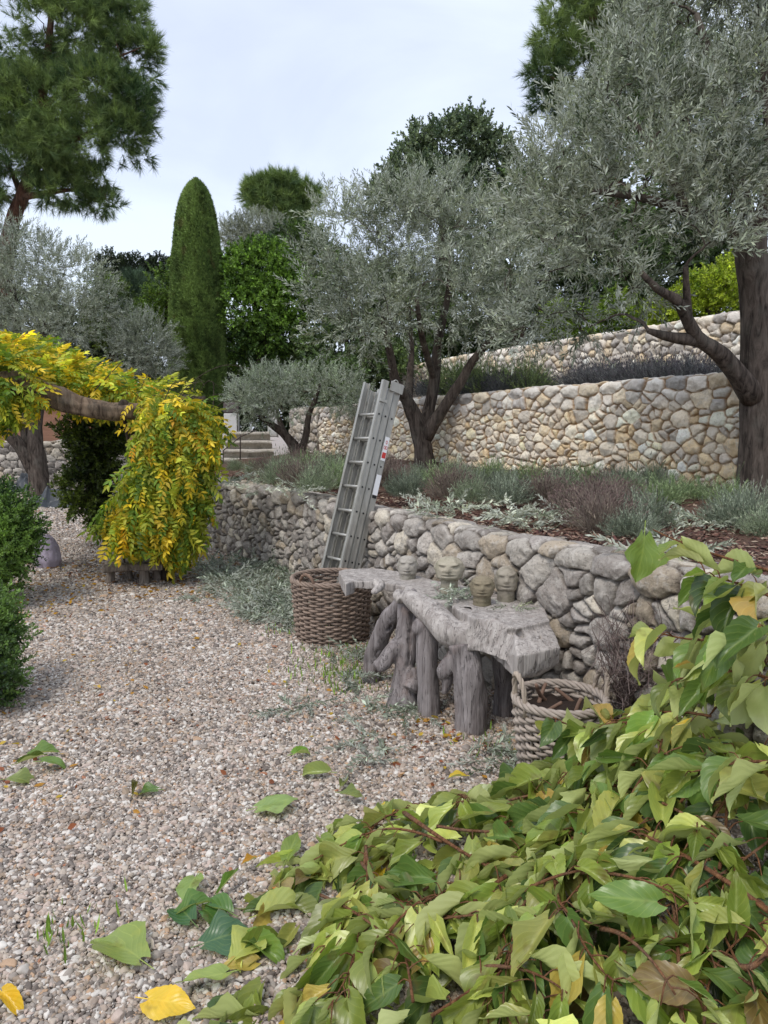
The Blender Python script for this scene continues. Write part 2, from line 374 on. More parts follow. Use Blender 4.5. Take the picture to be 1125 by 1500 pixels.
def stone_wall(name, path, zb, ztop, side, step, rmin, rmax, pal, joint, mat, label, seed, depth=.05, ret=.34, cope=(.2, .42), tone=None, asp=1.35, jw=.010, group=None, gain=1.):
    P = np.asarray(path, float); s = np.concatenate([[0], np.cumsum(np.linalg.norm(np.diff(P, axis=0), axis=1))]); L = s[-1]
    nu = int(L / step); q = np.linspace(0, L, nu)
    XY = np.column_stack([np.interp(q, s, P[:, 0]), np.interp(q, s, P[:, 1])]); 
    k = max(3, int(.3 / step)); ker = np.ones(2 * k + 1) / (2 * k + 1)
    T = unit(np.gradient(XY, axis=0)); Tp = np.pad(T, ((k, k), (0, 0)), 'edge'); T = unit(np.column_stack([np.convolve(Tp[:, i], ker, 'valid') for i in (0, 1)]))
    N = np.column_stack([-T[:, 1], T[:, 0]]) * side     # outward normal of the seen face
    B = np.interp(q, s, zb) if np.ndim(zb) else np.full(nu, zb); H = np.interp(q, s, ztop) - B; Hm = H.mean()
    wv = np.arange(0, Hm + ret, step); nv = len(wv)
    rows = [(Hm - .05, *cope), (Hm + .2, *cope)]
    S = seeds2d(L, -.05, Hm + ret + .05, rmin, rmax, rows, seed, asp)
    U, W = np.meshgrid(q, wv, indexing='ij')
    Q = np.stack([U, W, 0 * U], -1)
    wu = .022 * fbm(Q * 4, 3, seed) + .012 * fbm(Q * 19, 3, seed + 11); ww = .02 * fbm(Q * 4 + 31, 3, seed + 1) + .012 * fbm(Q * 19 + 7, 3, seed + 12)
    A = np.stack([(U + wu) / asp, W + ww], -1).reshape(-1, 2); Sx = np.column_stack([S[:, 0] / asp, S[:, 1]])
    d1 = np.zeros(len(A)); idx = np.zeros(len(A), int); de = np.zeros(len(A))
    order = np.argsort(Sx[:, 0]); Sx = Sx[order]; wgt = (S[order, 2] * np.random.default_rng(seed + 3).uniform(.0, .46, len(S))) ** 2
    for a in range(0, len(A), 4000):                     # border distance of the nearest cell
        p = A[a:a + 4000]; lo = np.searchsorted(Sx[:, 0], p[:, 0].min() - .45); hi = np.searchsorted(Sx[:, 0], p[:, 0].max() + .45)
        q2 = Sx[lo:hi]; D = ((p[:, None] - q2[None]) ** 2).sum(-1) - wgt[None, lo:hi]
        m = min(5, D.shape[1] - 1); part = np.argpartition(D, m, 1)[:, :m + 1]; dv = np.take_along_axis(D, part, 1); o = np.argsort(dv, 1); part = np.take_along_axis(part, o, 1); dv = np.take_along_axis(dv, o, 1)
        i0 = part[:, 0]; e = np.full(len(p), 9.)
        for kx in range(1, m + 1):
            sep = np.linalg.norm(q2[part[:, kx]] - q2[i0], axis=1); e = np.minimum(e, (dv[:, kx] - dv[:, 0]) / (2 * np.maximum(sep, 1e-4)))
        idx[a:a + 4000] = i0 + lo; de[a:a + 4000] = e
    r = np.random.default_rng(seed + 7); ns = len(Sx)
    de = de + .008 * fbm(Q.reshape(-1, 3) * 26, 3, seed + 3)
    ew = r.uniform(.7, 1.7, ns)[idx]; x = np.clip((de - jw * .1) / (jw * ew), 0, 1); prof = .75 * np.clip(x * 1.25, 0, 1) ** .8 + .25 * np.clip((de - jw * .1) / (jw * 4), 0, 1)
    rel = A - Sx[idx]; tl = r.normal(0, .22, (ns, 2)); lift = r.uniform(-.35, .35, ns)
    fa = r.uniform(0, 6.28, (ns, 4)); fs = r.uniform(.15, .75, (ns, 4)); fo = r.uniform(.25, .9, (ns, 4)) * depth
    fac = np.min([fo[idx, q_] + depth * .15 - fs[idx, q_] * (rel[:, 0] * np.cos(fa[idx, q_]) + rel[:, 1] * np.sin(fa[idx, q_])) for q_ in range(4)], 0)
    h = prof * (depth * .55 * (1 + .8 * lift[idx]) + np.clip(.6 * fac, -.4 * depth, .35 * depth)) + prof * .45 * (tl[idx] * rel).sum(1)
    Q3 = Q.reshape(-1, 3) + np.column_stack([0 * U.ravel(), 0 * U.ravel(), idx * 3.7])
    rid = 1 - 2 * np.abs(fbm(Q3 * 4.5, 3, seed + 4))
    h += prof * (.022 * fbm(Q3 * 9, 5, seed + 5) + .016 * rid + .007 * (1 - 2 * np.abs(fbm(Q3 * 17, 3, seed + 8))) + .009 * fbm(Q3 * 34, 3, seed + 6))
    h -= .012 * (x < .02)
    h = h.reshape(nu, nv)
    # profile with a rounded shoulder
    rc = .05; sc = (H / Hm)[:, None]; Ws = np.minimum(W, Hm - rc); arc = np.clip((W - (Hm - rc)) / (rc * 1.57), 0, 1) * math.pi / 2; back = np.maximum(W - (Hm - rc) - rc * 1.57, 0)
    z = B[:, None] + Ws * sc + rc * np.sin(arc); dep = -rc * (1 - np.cos(arc)) - back
    nn = np.cos(arc); nz_ = np.sin(arc)
    V = np.empty((nu, nv, 3)); V[..., :2] = XY[:, None] + N[:, None] * (dep + h * nn)[..., None]; V[..., 2] = z + h * nz_ * .45 - .04 * np.clip(back / ret, 0, 1)
    V[..., 2] += .02 * fbm(np.stack([U * 1.3, 0 * U, 0 * U], -1), 3, seed + 9) * np.clip(W / Hm, 0, 1)
    pal = np.array(pal) * gain; cs = pal[r.integers(0, len(pal), ns)] * r.uniform(.75, 1.2, (ns, 1)) 
    c = cs[idx]
    if tone is not None: c = c * tone(U.ravel(), W.ravel(), Hm)
    jm = np.clip(x * 1.3, 0, 1)[:, None]; c = np.array(joint) * (1 - jm) + c * jm
    i = np.arange(nu - 1)[:, None]; j = np.arange(nv - 1)[None]
    Fq = np.stack([i * nv + j, (i + 1) * nv + j, (i + 1) * nv + j + 1, i * nv + j + 1], -1).reshape(-1, 4)
    if side < 0: Fq = Fq[:, ::-1]
    # closing back and ends
    V = V.reshape(-1, 3); n0 = len(V); bk = np.arange(nu) * nv + nv - 1
    V2 = V[bk].copy(); V2[:, 2] = B - .1; V = np.vstack([V, V2]); c = np.vstack([c, np.tile(joint, (nu, 1))])
    ii = np.arange(nu - 1); Fb = np.column_stack([bk[ii], bk[ii + 1], n0 + ii + 1, n0 + ii]); 
    e0 = np.concatenate([np.arange(nv), [n0]]); e1 = np.concatenate([(nu - 1) * nv + np.arange(nv)[::-1], [n0 + nu - 1]])
    o = obj(name, V, [Fq, Fb, e0[None], e1[None]], mat, None, np.clip(c, 0, 1), None, True, origin=np.array([*XY[nu // 2], B[nu // 2]]))
    return tag(o, label, 'wall', group, 'thing')
GREY = [C3(186, 178, 168), C3(200, 192, 180), C3(168, 160, 152), C3(206, 196, 178), C3(178, 164, 144), C3(154, 146, 138)]
WARM = [C3(228, 219, 204), C3(234, 226, 212), C3(214, 206, 194), C3(226, 210, 182), C3(202, 195, 186), C3(236, 228, 212), C3(218, 198, 166), C3(190, 184, 176), C3(222, 212, 196)]
M_w1 = stone_mat('grey limestone', 1.2, C3(214, 208, 198), .6, C3(92, 84, 76), .65)
M_w2 = stone_mat('warm limestone', 1., C3(228, 222, 210), .5, C3(146, 122, 92), .25, C3(214, 172, 116), .4)
stone_wall('stone_wall', W1, -.06, W1Z, -1, .0065, .042, .18, GREY, C3(104, 94, 84), M_w1, 'low grey dry stone retaining wall running behind the root table and ladder', 21, .044, cope=(.22, .5), gain=1.06)
def tone2(u, w, H):
    k = np.clip((w - H * .68) / .12, 0, 1)[:, None]; a = np.array([[1., .97, .9]]); b = np.array([[.78, .80, .83]]); return a * (1 - k) + b * k
stone_wall('stone_wall', W2, [1.0] * 4 + [1.05], W2Z, -1 * -1, .008, .04, .16, WARM, C3(176, 138, 94), M_w2, 'pale warm stone wall with grey top course behind the lavender and two olive trunks', 33, .034, cope=(.18, .36), tone=tone2, gain=1.3)
stone_wall('stone_wall', W3, 2.05, W3Z, 1, .016, .06, .16, WARM, C3(120, 100, 72), M_w2, 'highest cream stone wall, seen beneath the large olive crown', 45, .045, cope=(.2, .4), gain=1.2)
stone_wall('stone_wall', LW, -.05, [1.22] * 4, -1, .022, .08, .2, GREY, C3(56, 50, 46), M_w1, 'far low grey stone wall below a red earth bank', 57, .05)

stone_wall('stone_wall', [[-1.2, 13.75], [-1.75, 14.6], [-2.0, 16.2]], .9, [1.95, 1.95, 1.95], 1, .016, .06, .16, GREY, C3(70, 62, 52), M_w1, 'short grey mossy wall end between the stone steps and the small olive', 71, .05)
# ------------------------------------------------------------------ gravel: real pebbles instanced on scattered points
def near_w1(P, d):
    """signed plan distance in front of the low wall (positive = gravel side)"""
    A = W1[:-1]; Bq = W1[1:]; best = np.full(len(P), 1e9); sg = np.ones(len(P))
    for a, b in zip(A, Bq):
        t_ = b - a; L = np.linalg.norm(t_); u = np.clip(((P - a) @ t_) / L ** 2, 0, 1); q = a + u[:, None] * t_; dd = np.linalg.norm(P - q, axis=1)
        m = dd < best; best[m] = dd[m]; sg[m] = np.sign((t_[0] * (P[m, 1] - a[1]) - t_[1] * (P[m, 0] - a[0])))
    return -best * sg
def gravel():
    pts = []; scl = []
    for y0, y1, den, s in ((1.15, 3.4, 19500, 1.), (3.4, 5.2, 13500, 1.12), (5.2, 7.5, 7600, 1.38), (7.5, 11.5, 2600, 1.6), (11.5, 19, 900, 2.4)):
        x1 = .66 * y1 + 1.95; n = int(2 * x1 * (y1 - y0) * den)
        p = np.column_stack([R.uniform(-x1, x1, n), R.uniform(y0, y1, n)])
        m = (p[:, 0] > -.62 * p[:, 1] - 1.9) & (p[:, 0] < .62 * p[:, 1] + .45) & (near_w1(p, 0) > -.02) & (p[:, 0] < 2.6)
        p = p[m]; pts.append(np.column_stack([p, R.uniform(-.006, .005, len(p))])); scl.append(np.full(len(p), s))
    P = np.concatenate(pts); s = np.concatenate(scl); n = len(P)
    P[:, 2] += .012 * fbm(P * [1.3, 1.3, 0], 3, 4)
    me = bpy.data.meshes.new('gravel'); me.vertices.add(n); me.vertices.foreach_set('co', P.astype(np.float32).ravel())
    a = me.attributes.new('rot', 'FLOAT_VECTOR', 'POINT'); a.data.foreach_set('vector', np.column_stack([R.normal(0, .35, n), R.normal(0, .35, n), R.uniform(0, 6.28, n)]).astype(np.float32).ravel())
    big = np.exp(R.normal(0, .33, n)) * .0064 * s
    a = me.attributes.new('siz', 'FLOAT', 'POINT'); a.data.foreach_set('value', np.clip(big, .0045, .03).astype(np.float32))
    a = me.attributes.new('pk', 'INT', 'POINT'); a.data.foreach_set('value', R.integers(0, 6, n).astype(np.int32))
    o = bpy.data.objects.new('gravel', me); COL.objects.link(o); tag(o, 'loose mixed grey beige and white pebbles covering the court', 'gravel', None, 'stuff')
    t = NT('pebble'); r_ = t.n('ShaderNodeObjectInfo').outputs['Random']
    c = t.ramp(r_, [(0, C3(112, 102, 95)), (.08, C3(162, 152, 143)), (.24, C3(190, 177, 163)), (.36, C3(205, 198, 190)), (.47, C3(172, 156, 142)), (.57, C3(146, 136, 128)), (.66, C3(196, 178, 166)), (.76, C3(222, 216, 208)), (.84, C3(158, 140, 122)), (.90, C3(120, 112, 106)), (.955, C3(188, 158, 130)), (.993, C3(172, 120, 92))], 'CONSTANT')
    cc = t.coord(); nn = t.noise(cc, 2.2, 4, .6); lo_ = t.n('ShaderNodeObjectInfo').outputs['Location']; pn = t.noise(lo_, 1.1, 4, .6, .4); p2 = t.noise(lo_, 5., 3, .6)
    c = t.mix(1., c, t.ramp(pn, [(.3, (.79, .77, .73)), (.5, (.95, .945, .925)), (.7, (1.02, 1.015, .995))]), 'MULTIPLY'); c = t.mix(t.math('MULTIPLY', t.math('SUBTRACT', p2, .56), 3., True), c, t.mix(.4, c, C3(120, 98, 74)))
    c = t.mix(t.math('MULTIPLY', nn, .5), c, t.mix(1., c, (.62, .6, .58), 'MULTIPLY'))
    t.pbr(c, .6, None, spec=.35)
    g = bpy.data.node_groups.new('gravel pebbles', 'GeometryNodeTree')
    g.interface.new_socket('Geometry', in_out='INPUT', socket_type='NodeSocketGeometry'); g.interface.new_socket('Geometry', in_out='OUTPUT', socket_type='NodeSocketGeometry')
    N = g.nodes; L = g.links; gi = N.new('NodeGroupInput'); go = N.new('NodeGroupOutput')
    join = N.new('GeometryNodeGeometryToInstance')
    for k in range(6):
        ico = N.new('GeometryNodeMeshIcoSphere'); ico.inputs['Radius'].default_value = 1; ico.inputs['Subdivisions'].default_value = 3
        sp = N.new('GeometryNodeSetPosition'); nz_ = N.new('ShaderNodeTexNoise'); nz_.noise_dimensions = '4D'; nz_.inputs['W'].default_value = k * 5.3; nz_.inputs['Scale'].default_value = .75; nz_.inputs['Detail'].default_value = 1
        sub = N.new('ShaderNodeVectorMath'); sub.operation = 'SUBTRACT'; sub.inputs[1].default_value = (.5, .5, .5)
        mul = N.new('ShaderNodeVectorMath'); mul.operation = 'SCALE'; mul.inputs['Scale'].default_value = 1.25
        L.new(nz_.outputs['Color'], sub.inputs[0]); L.new(sub.outputs[0], mul.inputs[0]); L.new(ico.outputs['Mesh'], sp.inputs['Geometry']); L.new(mul.outputs[0], sp.inputs['Offset'])
        tr = N.new('GeometryNodeTransform'); tr.inputs['Scale'].default_value = ((1.25, .9, .62), (1.1, 1., .75), (1.5, .85, .6), (1.2, 1.05, .5), (.95, .9, .8), (1.35, .8, .7))[k]
        L.new(sp.outputs[0], tr.inputs['Geometry'])
        sm = N.new('GeometryNodeSetShadeSmooth'); L.new(tr.outputs[0], sm.inputs['Geometry'])
        mt = N.new('GeometryNodeSetMaterial'); mt.inputs['Material'].default_value = t.m; L.new(sm.outputs[0], mt.inputs['Geometry'])
        L.new(mt.outputs[0], join.inputs[0])
    iop = N.new('GeometryNodeInstanceOnPoints'); L.new(gi.outputs[0], iop.inputs['Points']); L.new(join.outputs[0], iop.inputs['Instance']); iop.inputs['Pick Instance'].default_value = True
    def at_(nm, ty):
        x = N.new('GeometryNodeInputNamedAttribute'); x.data_type = ty; x.inputs['Name'].default_value = nm; return x.outputs['Attribute']
    L.new(at_('pk', 'INT'), iop.inputs['Instance Index']); L.new(at_('siz', 'FLOAT'), iop.inputs['Scale'])
    e2r = N.new('FunctionNodeEulerToRotation'); L.new(at_('rot', 'FLOAT_VECTOR'), e2r.inputs[0]); L.new(e2r.outputs[0], iop.inputs['Rotation'])
    L.new(iop.outputs[0], go.inputs[0])
    md = o.modifiers.new('pebbles', 'NODES'); md.node_group = g
gravel()

# ------------------------------------------------------------------ foliage templates
def leaf4(L, wd, fold=.25, bend=0., c=(1, 1, 1), segs=1):
    """one folded lance leaf along +Y"""
    t = np.linspace(0, 1, segs + 2)[1:-1] if segs > 1 else np.array([.45])
    V = [(0, 0, 0)]; 
    for q in t:
        h = wd * math.sin(math.pi * q ** .8) ; z = bend * q * q * L
        V += [(-h, q * L, z + fold * h), (0, q * L, z), (h, q * L, z + fold * h)]
    V.append((0, L, bend * L)); n = len(t); e = len(V) - 1
    F = [[0, 2, 1], [0, 3, 2]]
    for i in range(n - 1):
        a = 1 + 3 * i; F += [[a, a + 1, a + 4], [a, a + 4, a + 3], [a + 1, a + 2, a + 5], [a + 1, a + 5, a + 4]]
    a = 1 + 3 * (n - 1); F += [[a, a + 1, e], [a + 1, a + 2, e]]
    return Tpl(V, np.array(F), np.tile(c, (len(V), 1)))
KITE = Tpl([(0, 0, 0), (-.5, .45, .1), (.5, .45, .1), (0, 1, 0)], np.array([[0, 2, 3], [0, 3, 1]]))   # unit long, unit wide (scaled below)
def kite(L, wd, fold=.25): return Tpl([(0, 0, 0), (-wd, .5 * L, fold * wd), (wd, .5 * L, fold * wd), (0, L, 0)], np.array([[0, 2, 3], [0, 3, 1]]))
def sprig(L, n, leafL, leafW, ang, seed, stem=.0018, stemc=(.5, .45, .4), jit=.5, cvar=.35, opp=True):
    r = np.random.default_rng(seed); mb = MB()
    cur = r.normal(0, .18, 2)
    def pt(q): return np.array([cur[0] * q * q * L, q * L, cur[1] * q * q * L])
    s3 = [pt(q) for q in np.linspace(0, 1, 4)]
    tube(mb, s3, [stem, stem * .8, stem * .6, stem * .4], 3, stemc, cap=False)
    ks = kite(1, leafW / leafL, .35)
    P, D, S, C = [], [], [], []
    for i in range(n):
        q = .1 + .9 * (i // 2 + .5) / (n / 2) if opp else .1 + .9 * (i + .5) / n
        az = (i % 2) * math.pi + (i // 2) * 1.57 + r.normal(0, jit)
        a = ang * (1.1 - .55 * q) + r.normal(0, .15)
        P.append(pt(q)); D.append((math.sin(a) * math.cos(az), math.cos(a), math.sin(a) * math.sin(az))); S.append(leafL * r.uniform(.7, 1.15) * (1.05 - .35 * q)); C.append(np.ones(3) * math.exp(r.normal(0, cvar)))
    global R
    keep = R; R = r
    scatter(mb, [ks], np.array(P), np.array(D), np.array(S), np.array(C), roll=r.uniform(-1.2, 1.2, n)); R = keep
    return mb_tpl(mb)
OLIVE = [sprig(.26, 22, .064, .0073, .85, k) for k in range(6)]
BROAD = [sprig(.22, 16, .085, .024, 1.1, 20 + k, jit=1.) for k in range(4)]
def needles(n, L, wd, spread, seed):
    r = np.random.default_rng(seed); V = []; Fc = []; C = []
    for i in range(n):
        az = r.uniform(0, 6.28); a = abs(r.normal(0, spread)); d = np.array([math.sin(a) * math.cos(az), math.cos(a), math.sin(a) * math.sin(az)]); s = unit(np.cross(d, r.normal(0, 1, 3))) * wd
        b = np.array([0, r.uniform(0, .6) * L, 0]); k = len(V); V += [b - s, b + s, b + d * L * r.uniform(.7, 1.1)]; Fc.append([k, k + 1, k + 2]); C += [np.ones(3) * math.exp(r.normal(0, .25))] * 3
    return Tpl(V, np.array(Fc), C)
PINE = [needles(46, .27, .0052, .8, k) for k in range(4)]

M_olive = leaf_mat('olive leaf', (.42, .45, .39), .75, .18, .42, .5)
M_bark_o = bark_mat('olive bark', C3(44, 38, 34), C3(108, 97, 88))
M_bark_d = bark_mat('dark bark', C3(38, 32, 28), C3(92, 78, 66))
M_bark_p = bark_mat('pine bark', C3(58, 42, 36), C3(128, 96, 80), .6)
M_green = leaf_mat('green leaf', None, 0, .28, .4, .45)
M_pine = leaf_mat('pine needle', None, 0, .2, .5, .3)
M_herb = leaf_mat('herb leaf', None, 0, .15, .7, .2)

def blob_points(blobs, n, shell=.45, gap=None, seed=1, gscale=1.6):
    """points and outward directions inside ellipsoids (cx,cy,rx,ry in photo pixels, Y, depth radius m)"""
    r = np.random.default_rng(seed); W = []; 
    E = []
    for b in blobs:
        x, y, rx, ry, Y, rd = b
        c = at(x, y, Y); E.append((c, np.array([rx / F0 * Y, rd, ry / F0 * Y])))
    vol = np.array([np.prod(e[1]) ** (.72) for e in E]); vol /= vol.sum()
    pick = r.choice(len(E), n, p=vol); d = unit(r.normal(0, 1, (n, 3))); q = (shell + (1 - shell) * r.uniform(0, 1, n)) ** (.7)
    q = q * r.uniform(.72, 1.12, n)
    Cc = np.array([e[0] for e in E])[pick]; Rr = np.array([e[1] for e in E])[pick]
    P = Cc + d * Rr * q[:, None]; out = unit(d / Rr * Rr.mean(1, keepdims=True))
    if gap is not None:
        m = fbm(P * gscale, 3, seed + 2) > gap; P, out, q = P[m], out[m], q[m]
    return P, out, q, E
def grow(mb, limbs, targets, sides=6, rtip=.006, col=(1, 1, 1), sag=.2, rmax=.05, seed=0):
    """thin branches from existing limbs out to target points"""
    r = np.random.default_rng(seed); NP = []; NR = []
    for p, ra in limbs:
        NP += list(p); NR += list(np.broadcast_to(ra, (len(p),)))
    NP = np.array(NP); NR = np.array(NR)
    k = int(len(NP) * 0)
    T = np.asarray(targets); base = NP[:]
    order = np.argsort([np.min(((NP - t) ** 2).sum(1)) for t in T])
    for i in order:
        tg = T[i]; d = np.linalg.norm(NP - tg, axis=1) + .6 * np.maximum(NP[:, 2] - tg[2], 0); j = int(np.argmin(d)); a = NP[j]; L = np.linalg.norm(tg - a)
        if L < .08: continue
        mid = a + (tg - a) * .5 + np.array([0, 0, sag * L * .5]) + r.normal(0, .08, 3) * L
        p = smooth_path([a, mid, tg], 7); p[1:-1] += r.normal(0, .02, (5, 3)) * L
        r0 = min(NR[j] * .75, .008 + .014 * L, rmax); rad = np.linspace(r0, rtip, 7)
        tube(mb, p, rad, sides, col, cap=False); NP = np.vstack([NP, p[2:]]); NR = np.concatenate([NR, rad[2:]])
def limb_path(pts, n=16):
    """pts: (px, py, Y, radius m)"""
    a = np.array([[*at(x, y, Y), r_] for x, y, Y, r_ in pts]); s = smooth_path(a, n); return s[:, :3], np.maximum(s[:, 3], .004)

def make_tree(name, label, limbs, blobs, n, tpls, mat, bark, base, hi, lo, scale=1., upb=.5, gap=None, seed=1, shell=.45, ntw=40, group=None, cat='tree', rough=.25, outw=1., gscale=1.6, colvar=.25, ground=None, sides=14, clump=.9, accent=None):
    root = empty(name, base, label, cat, group); tm = MB(); LP = []
    for i, l in enumerate(limbs):
        p, ra = limb_path(l, 22 if i == 0 else 16); LP.append((p, ra)); tube(tm, p, ra, sides if i == 0 else 10, (1, 1, 1), rough, seed + i)
    P, out, q, E = blob_points(blobs, n, shell, gap, seed, gscale)
    r = np.random.default_rng(seed + 5)
    if ntw and LP:
        tg = P[r.choice(len(P), min(ntw, len(P)), replace=False)]; ce = np.array([e[0] for e in E]); 
        tg = tg + (ce[np.argmin(((tg[:, None] - ce[None]) ** 2).sum(-1), 1)] - tg) * .25
        grow(tm, LP, tg, 5, seed=seed)
    if tm.V: tm.build('trunk', bark, root, True)
    D = out * outw + np.array([0, 0, upb]) + r.normal(0, .45, P.shape)
    nb = fbm(P * clump, 3, seed + 8)[:, None]; k = np.clip(.5 + .9 * nb + r.normal(0, colvar, (len(P), 1)), 0, 1)
    c = np.array(lo) * (1 - k) + np.array(hi) * k
    if accent is not None:
        m = r.uniform(0, 1, len(P)) < accent[1]; c[m] = accent[0]
    cm = MB(); scatter(cm, tpls, P, D, scale * r.uniform(.75, 1.2, len(P)), c, r.uniform(0, 6.28, len(P)))
    cm.build('crown', mat, root)
    return root
OH, OL = C3(176, 184, 162), C3(74, 86, 64)
# ---- middle olive
make_tree('olive_tree', 'grey-green olive with three dark limbs, growing just behind the ladder', [
    [(622, 694, 10.2, .17), (620, 660, 10.2, .13), (612, 625, 10.2, .125), (598, 590, 10.1, .085), (580, 562, 9.9, .07), (572, 520, 9.7, .05), (560, 470, 9.5, .03)],
    [(618, 640, 10.2, .11), (628, 600, 10.3, .085), (636, 555, 10.3, .075), (642, 500, 10.2, .06), (655, 440, 10.1, .04), (660, 380, 10, .025)],
    [(622, 640, 10.2, .11), (645, 605, 10.1, .08), (675, 560, 10., .065), (692, 530, 9.9, .055), (720, 495, 9.7, .04), (745, 450, 9.5, .025)],
    [(598, 590, 10.1, .06), (600, 555, 10.4, .05), (603, 510, 10.6, .04), (598, 450, 10.7, .03)],
    [(636, 555, 10.3, .05), (620, 500, 9.8, .04), (610, 440, 9.4, .025)]],
    [(600, 340, 85, 62, 10, .9), (520, 370, 75, 65, 9.8, .8), (680, 350, 85, 65, 10, .9), (480, 420, 48, 50, 9.6, .6), (560, 440, 80, 60, 9.4, .7), (650, 440, 85, 60, 9.4, .7), (730, 420, 60, 65, 9.8, .8), (520, 480, 60, 40, 9.6, .6), (715, 480, 50, 26, 9.8, .6), (450, 400, 26, 40, 9.6, .4), (640, 290, 60, 28, 10.2, .6), (570, 300, 50, 25, 10.2, .5), (760, 380, 45, 50, 10.2, .7), (775, 455, 34, 36, 10, .5), (500, 310, 40, 22, 10, .5), (620, 380, 100, 80, 10.6, .7)],
    3000, OLIVE, M_olive, M_bark_o, gnd(622, 694, 1.05), OH, OL, 1.25, .55, -.13, 3, ntw=150, gscale=2.0, clump=1.6)
# ---- large right olive
make_tree('olive_tree', 'large silvery olive with a thick furrowed trunk by the upper stone wall', [
    [(1120, 735, 6.25, .26), (1116, 690, 6.25, .195), (1113, 600, 6.25, .16), (1109, 520, 6.25, .138), (1105, 440, 6.25, .118), (1100, 380, 6.2, .115), (1098, 345, 6.2, .12), (1096, 330, 6.2, .05)],
    [(1103, 580, 6.2, .11), (1080, 548, 6.1, .08), (1052, 516, 6.0, .068), (1025, 498, 5.9, .056), (1008, 470, 5.8, .046), (992, 440, 5.7, .038), (965, 425, 5.6, .03), (940, 400, 5.5, .02)],
    [(1030, 500, 5.95, .05), (1000, 496, 5.85, .045), (975, 492, 5.8, .035), (950, 485, 5.7, .02)],
    [(1008, 470, 5.8, .035), (1006, 430, 5.7, .028), (1004, 390, 5.6, .02)],
    [(1098, 360, 6.2, .08), (1060, 330, 6.1, .055), (1010, 310, 5.9, .045), (940, 290, 5.7, .03), (870, 280, 5.5, .02)],
    [(1098, 350, 6.2, .08), (1090, 290, 6.2, .06), (1060, 200, 6.1, .05), (1040, 90, 6.0, .035), (1020, 20, 6, .02)],
    [(1102, 350, 6.2, .08), (1125, 290, 6.1, .06), (1130, 200, 6., .05), (1120, 100, 6., .035)],
    [(1010, 310, 5.9, .035), (970, 240, 5.9, .03), (930, 180, 5.9, .02)]],
    [(1000, 60, 110, 75, 6.2, .6), (915, 140, 75, 65, 6.1, .6), (1080, 20, 100, 70, 6.2, .6), (840, 235, 68, 66, 6., .5), (960, 200, 110, 85, 5.8, .6), (1080, 170, 90, 95, 5.9, .6), (1040, 280, 90, 65, 5.7, .5), (910, 300, 100, 75, 5.8, .6), (810, 330, 70, 62, 6., .5), (860, 400, 80, 50, 6., .5), (790, 270, 45, 45, 6., .4), (950, 385, 70, 40, 5.8, .4), (1030, 370, 50, 32, 5.6, .35), (805, 425, 50, 48, 6.2, .5), (800, 462, 44, 26, 6.2, .35), (915, 430, 44, 24, 5.9, .35), (765, 485, 26, 22, 6.3, .3), (870, 470, 36, 16, 6., .3), (870, 445, 46, 26, 6.1, .4), (890, 75, 46, 36, 6.3, .4), (970, 15, 60, 36, 6.3, .5), (1140, 100, 70, 130, 6.0, .6), (1135, 270, 50, 60, 6.1, .4), (1150, -60, 160, 60, 6.3, .7), (1000, -50, 110, 40, 6.3, .6)],
    5000, OLIVE, M_olive, M_bark_o, gnd(1118, 735, 1.03), OH * .95, OL * .9, 1.0, .45, -.13, 7, ntw=200, sides=26, rough=.14, gscale=2.6, clump=2.)
# ---- small olive by the steps
make_tree('olive_tree', 'small low olive with a forked leaning trunk beside the stone steps', [
    [(436, 680, 12., .12), (434, 660, 12., .10), (420, 640, 12., .07), (398, 622, 11.9, .055), (382, 610, 11.8, .04), (370, 590, 11.8, .025)],
    [(438, 668, 12., .08), (448, 640, 12, .06), (452, 610, 12, .05), (462, 585, 11.9, .035), (470, 560, 11.9, .02)],
    [(420, 640, 12., .05), (410, 618, 12.2, .04), (405, 590, 12.2, .02)]],
    [(385, 575, 42, 30, 11.8, .5), (440, 565, 55, 22, 11.9, .5), (495, 575, 45, 32, 12, .5), (360, 585, 26, 24, 11.6, .4), (410, 595, 35, 18, 11.6, .35), (520, 590, 25, 18, 12.2, .3), (375, 610, 20, 14, 11.7, .25), (400, 560, 40, 20, 12.2, .4)],
    1500, OLIVE, M_olive, M_bark_o, gnd(436, 680, 1.12), OH * 1.05 * [.96, 1.03, .98], OL * 1.15, .82, .4, -.3, 12, ntw=40)
# ---- left silvery olive
make_tree('olive_tree', 'broad silver olive with pale bare trunks behind the pergola', [
    [(58, 735, 17, .26), (56, 690, 17, .21), (52, 640, 17, .17), (56, 590, 17, .14), (60, 540, 17, .11), (70, 470, 16.8, .1), (90, 410, 16.6, .06)],
    [(50, 690, 17, .16), (30, 655, 16.9, .14), (5, 628, 16.8, .13), (-30, 600, 16.7, .11), (-50, 520, 16.6, .1)],
    [(38, 665, 17, .12), (36, 620, 17.2, .1), (32, 570, 17.3, .09), (25, 480, 17.2, .08), (20, 420, 17, .05)]],
    [(40, 385, 60, 40, 16.5, .9), (100, 410, 55, 45, 16.4, .9), (20, 440, 70, 50, 16.2, .9), (110, 465, 55, 40, 16.2, .8), (-30, 400, 60, 60, 16.5, .9), (60, 490, 70, 30, 16, .8), (150, 445, 25, 35, 16.5, .6), (0, 350, 45, 20, 16.8, .6), (30, 540, 60, 25, 16.4, .7), (-30, 480, 50, 50, 16.4, .9)],
    2300, OLIVE, M_olive, M_bark_o, gnd(58, 735, 0), OH * .85, OL * .85, 1.45, .4, -.3, 17, ntw=60)

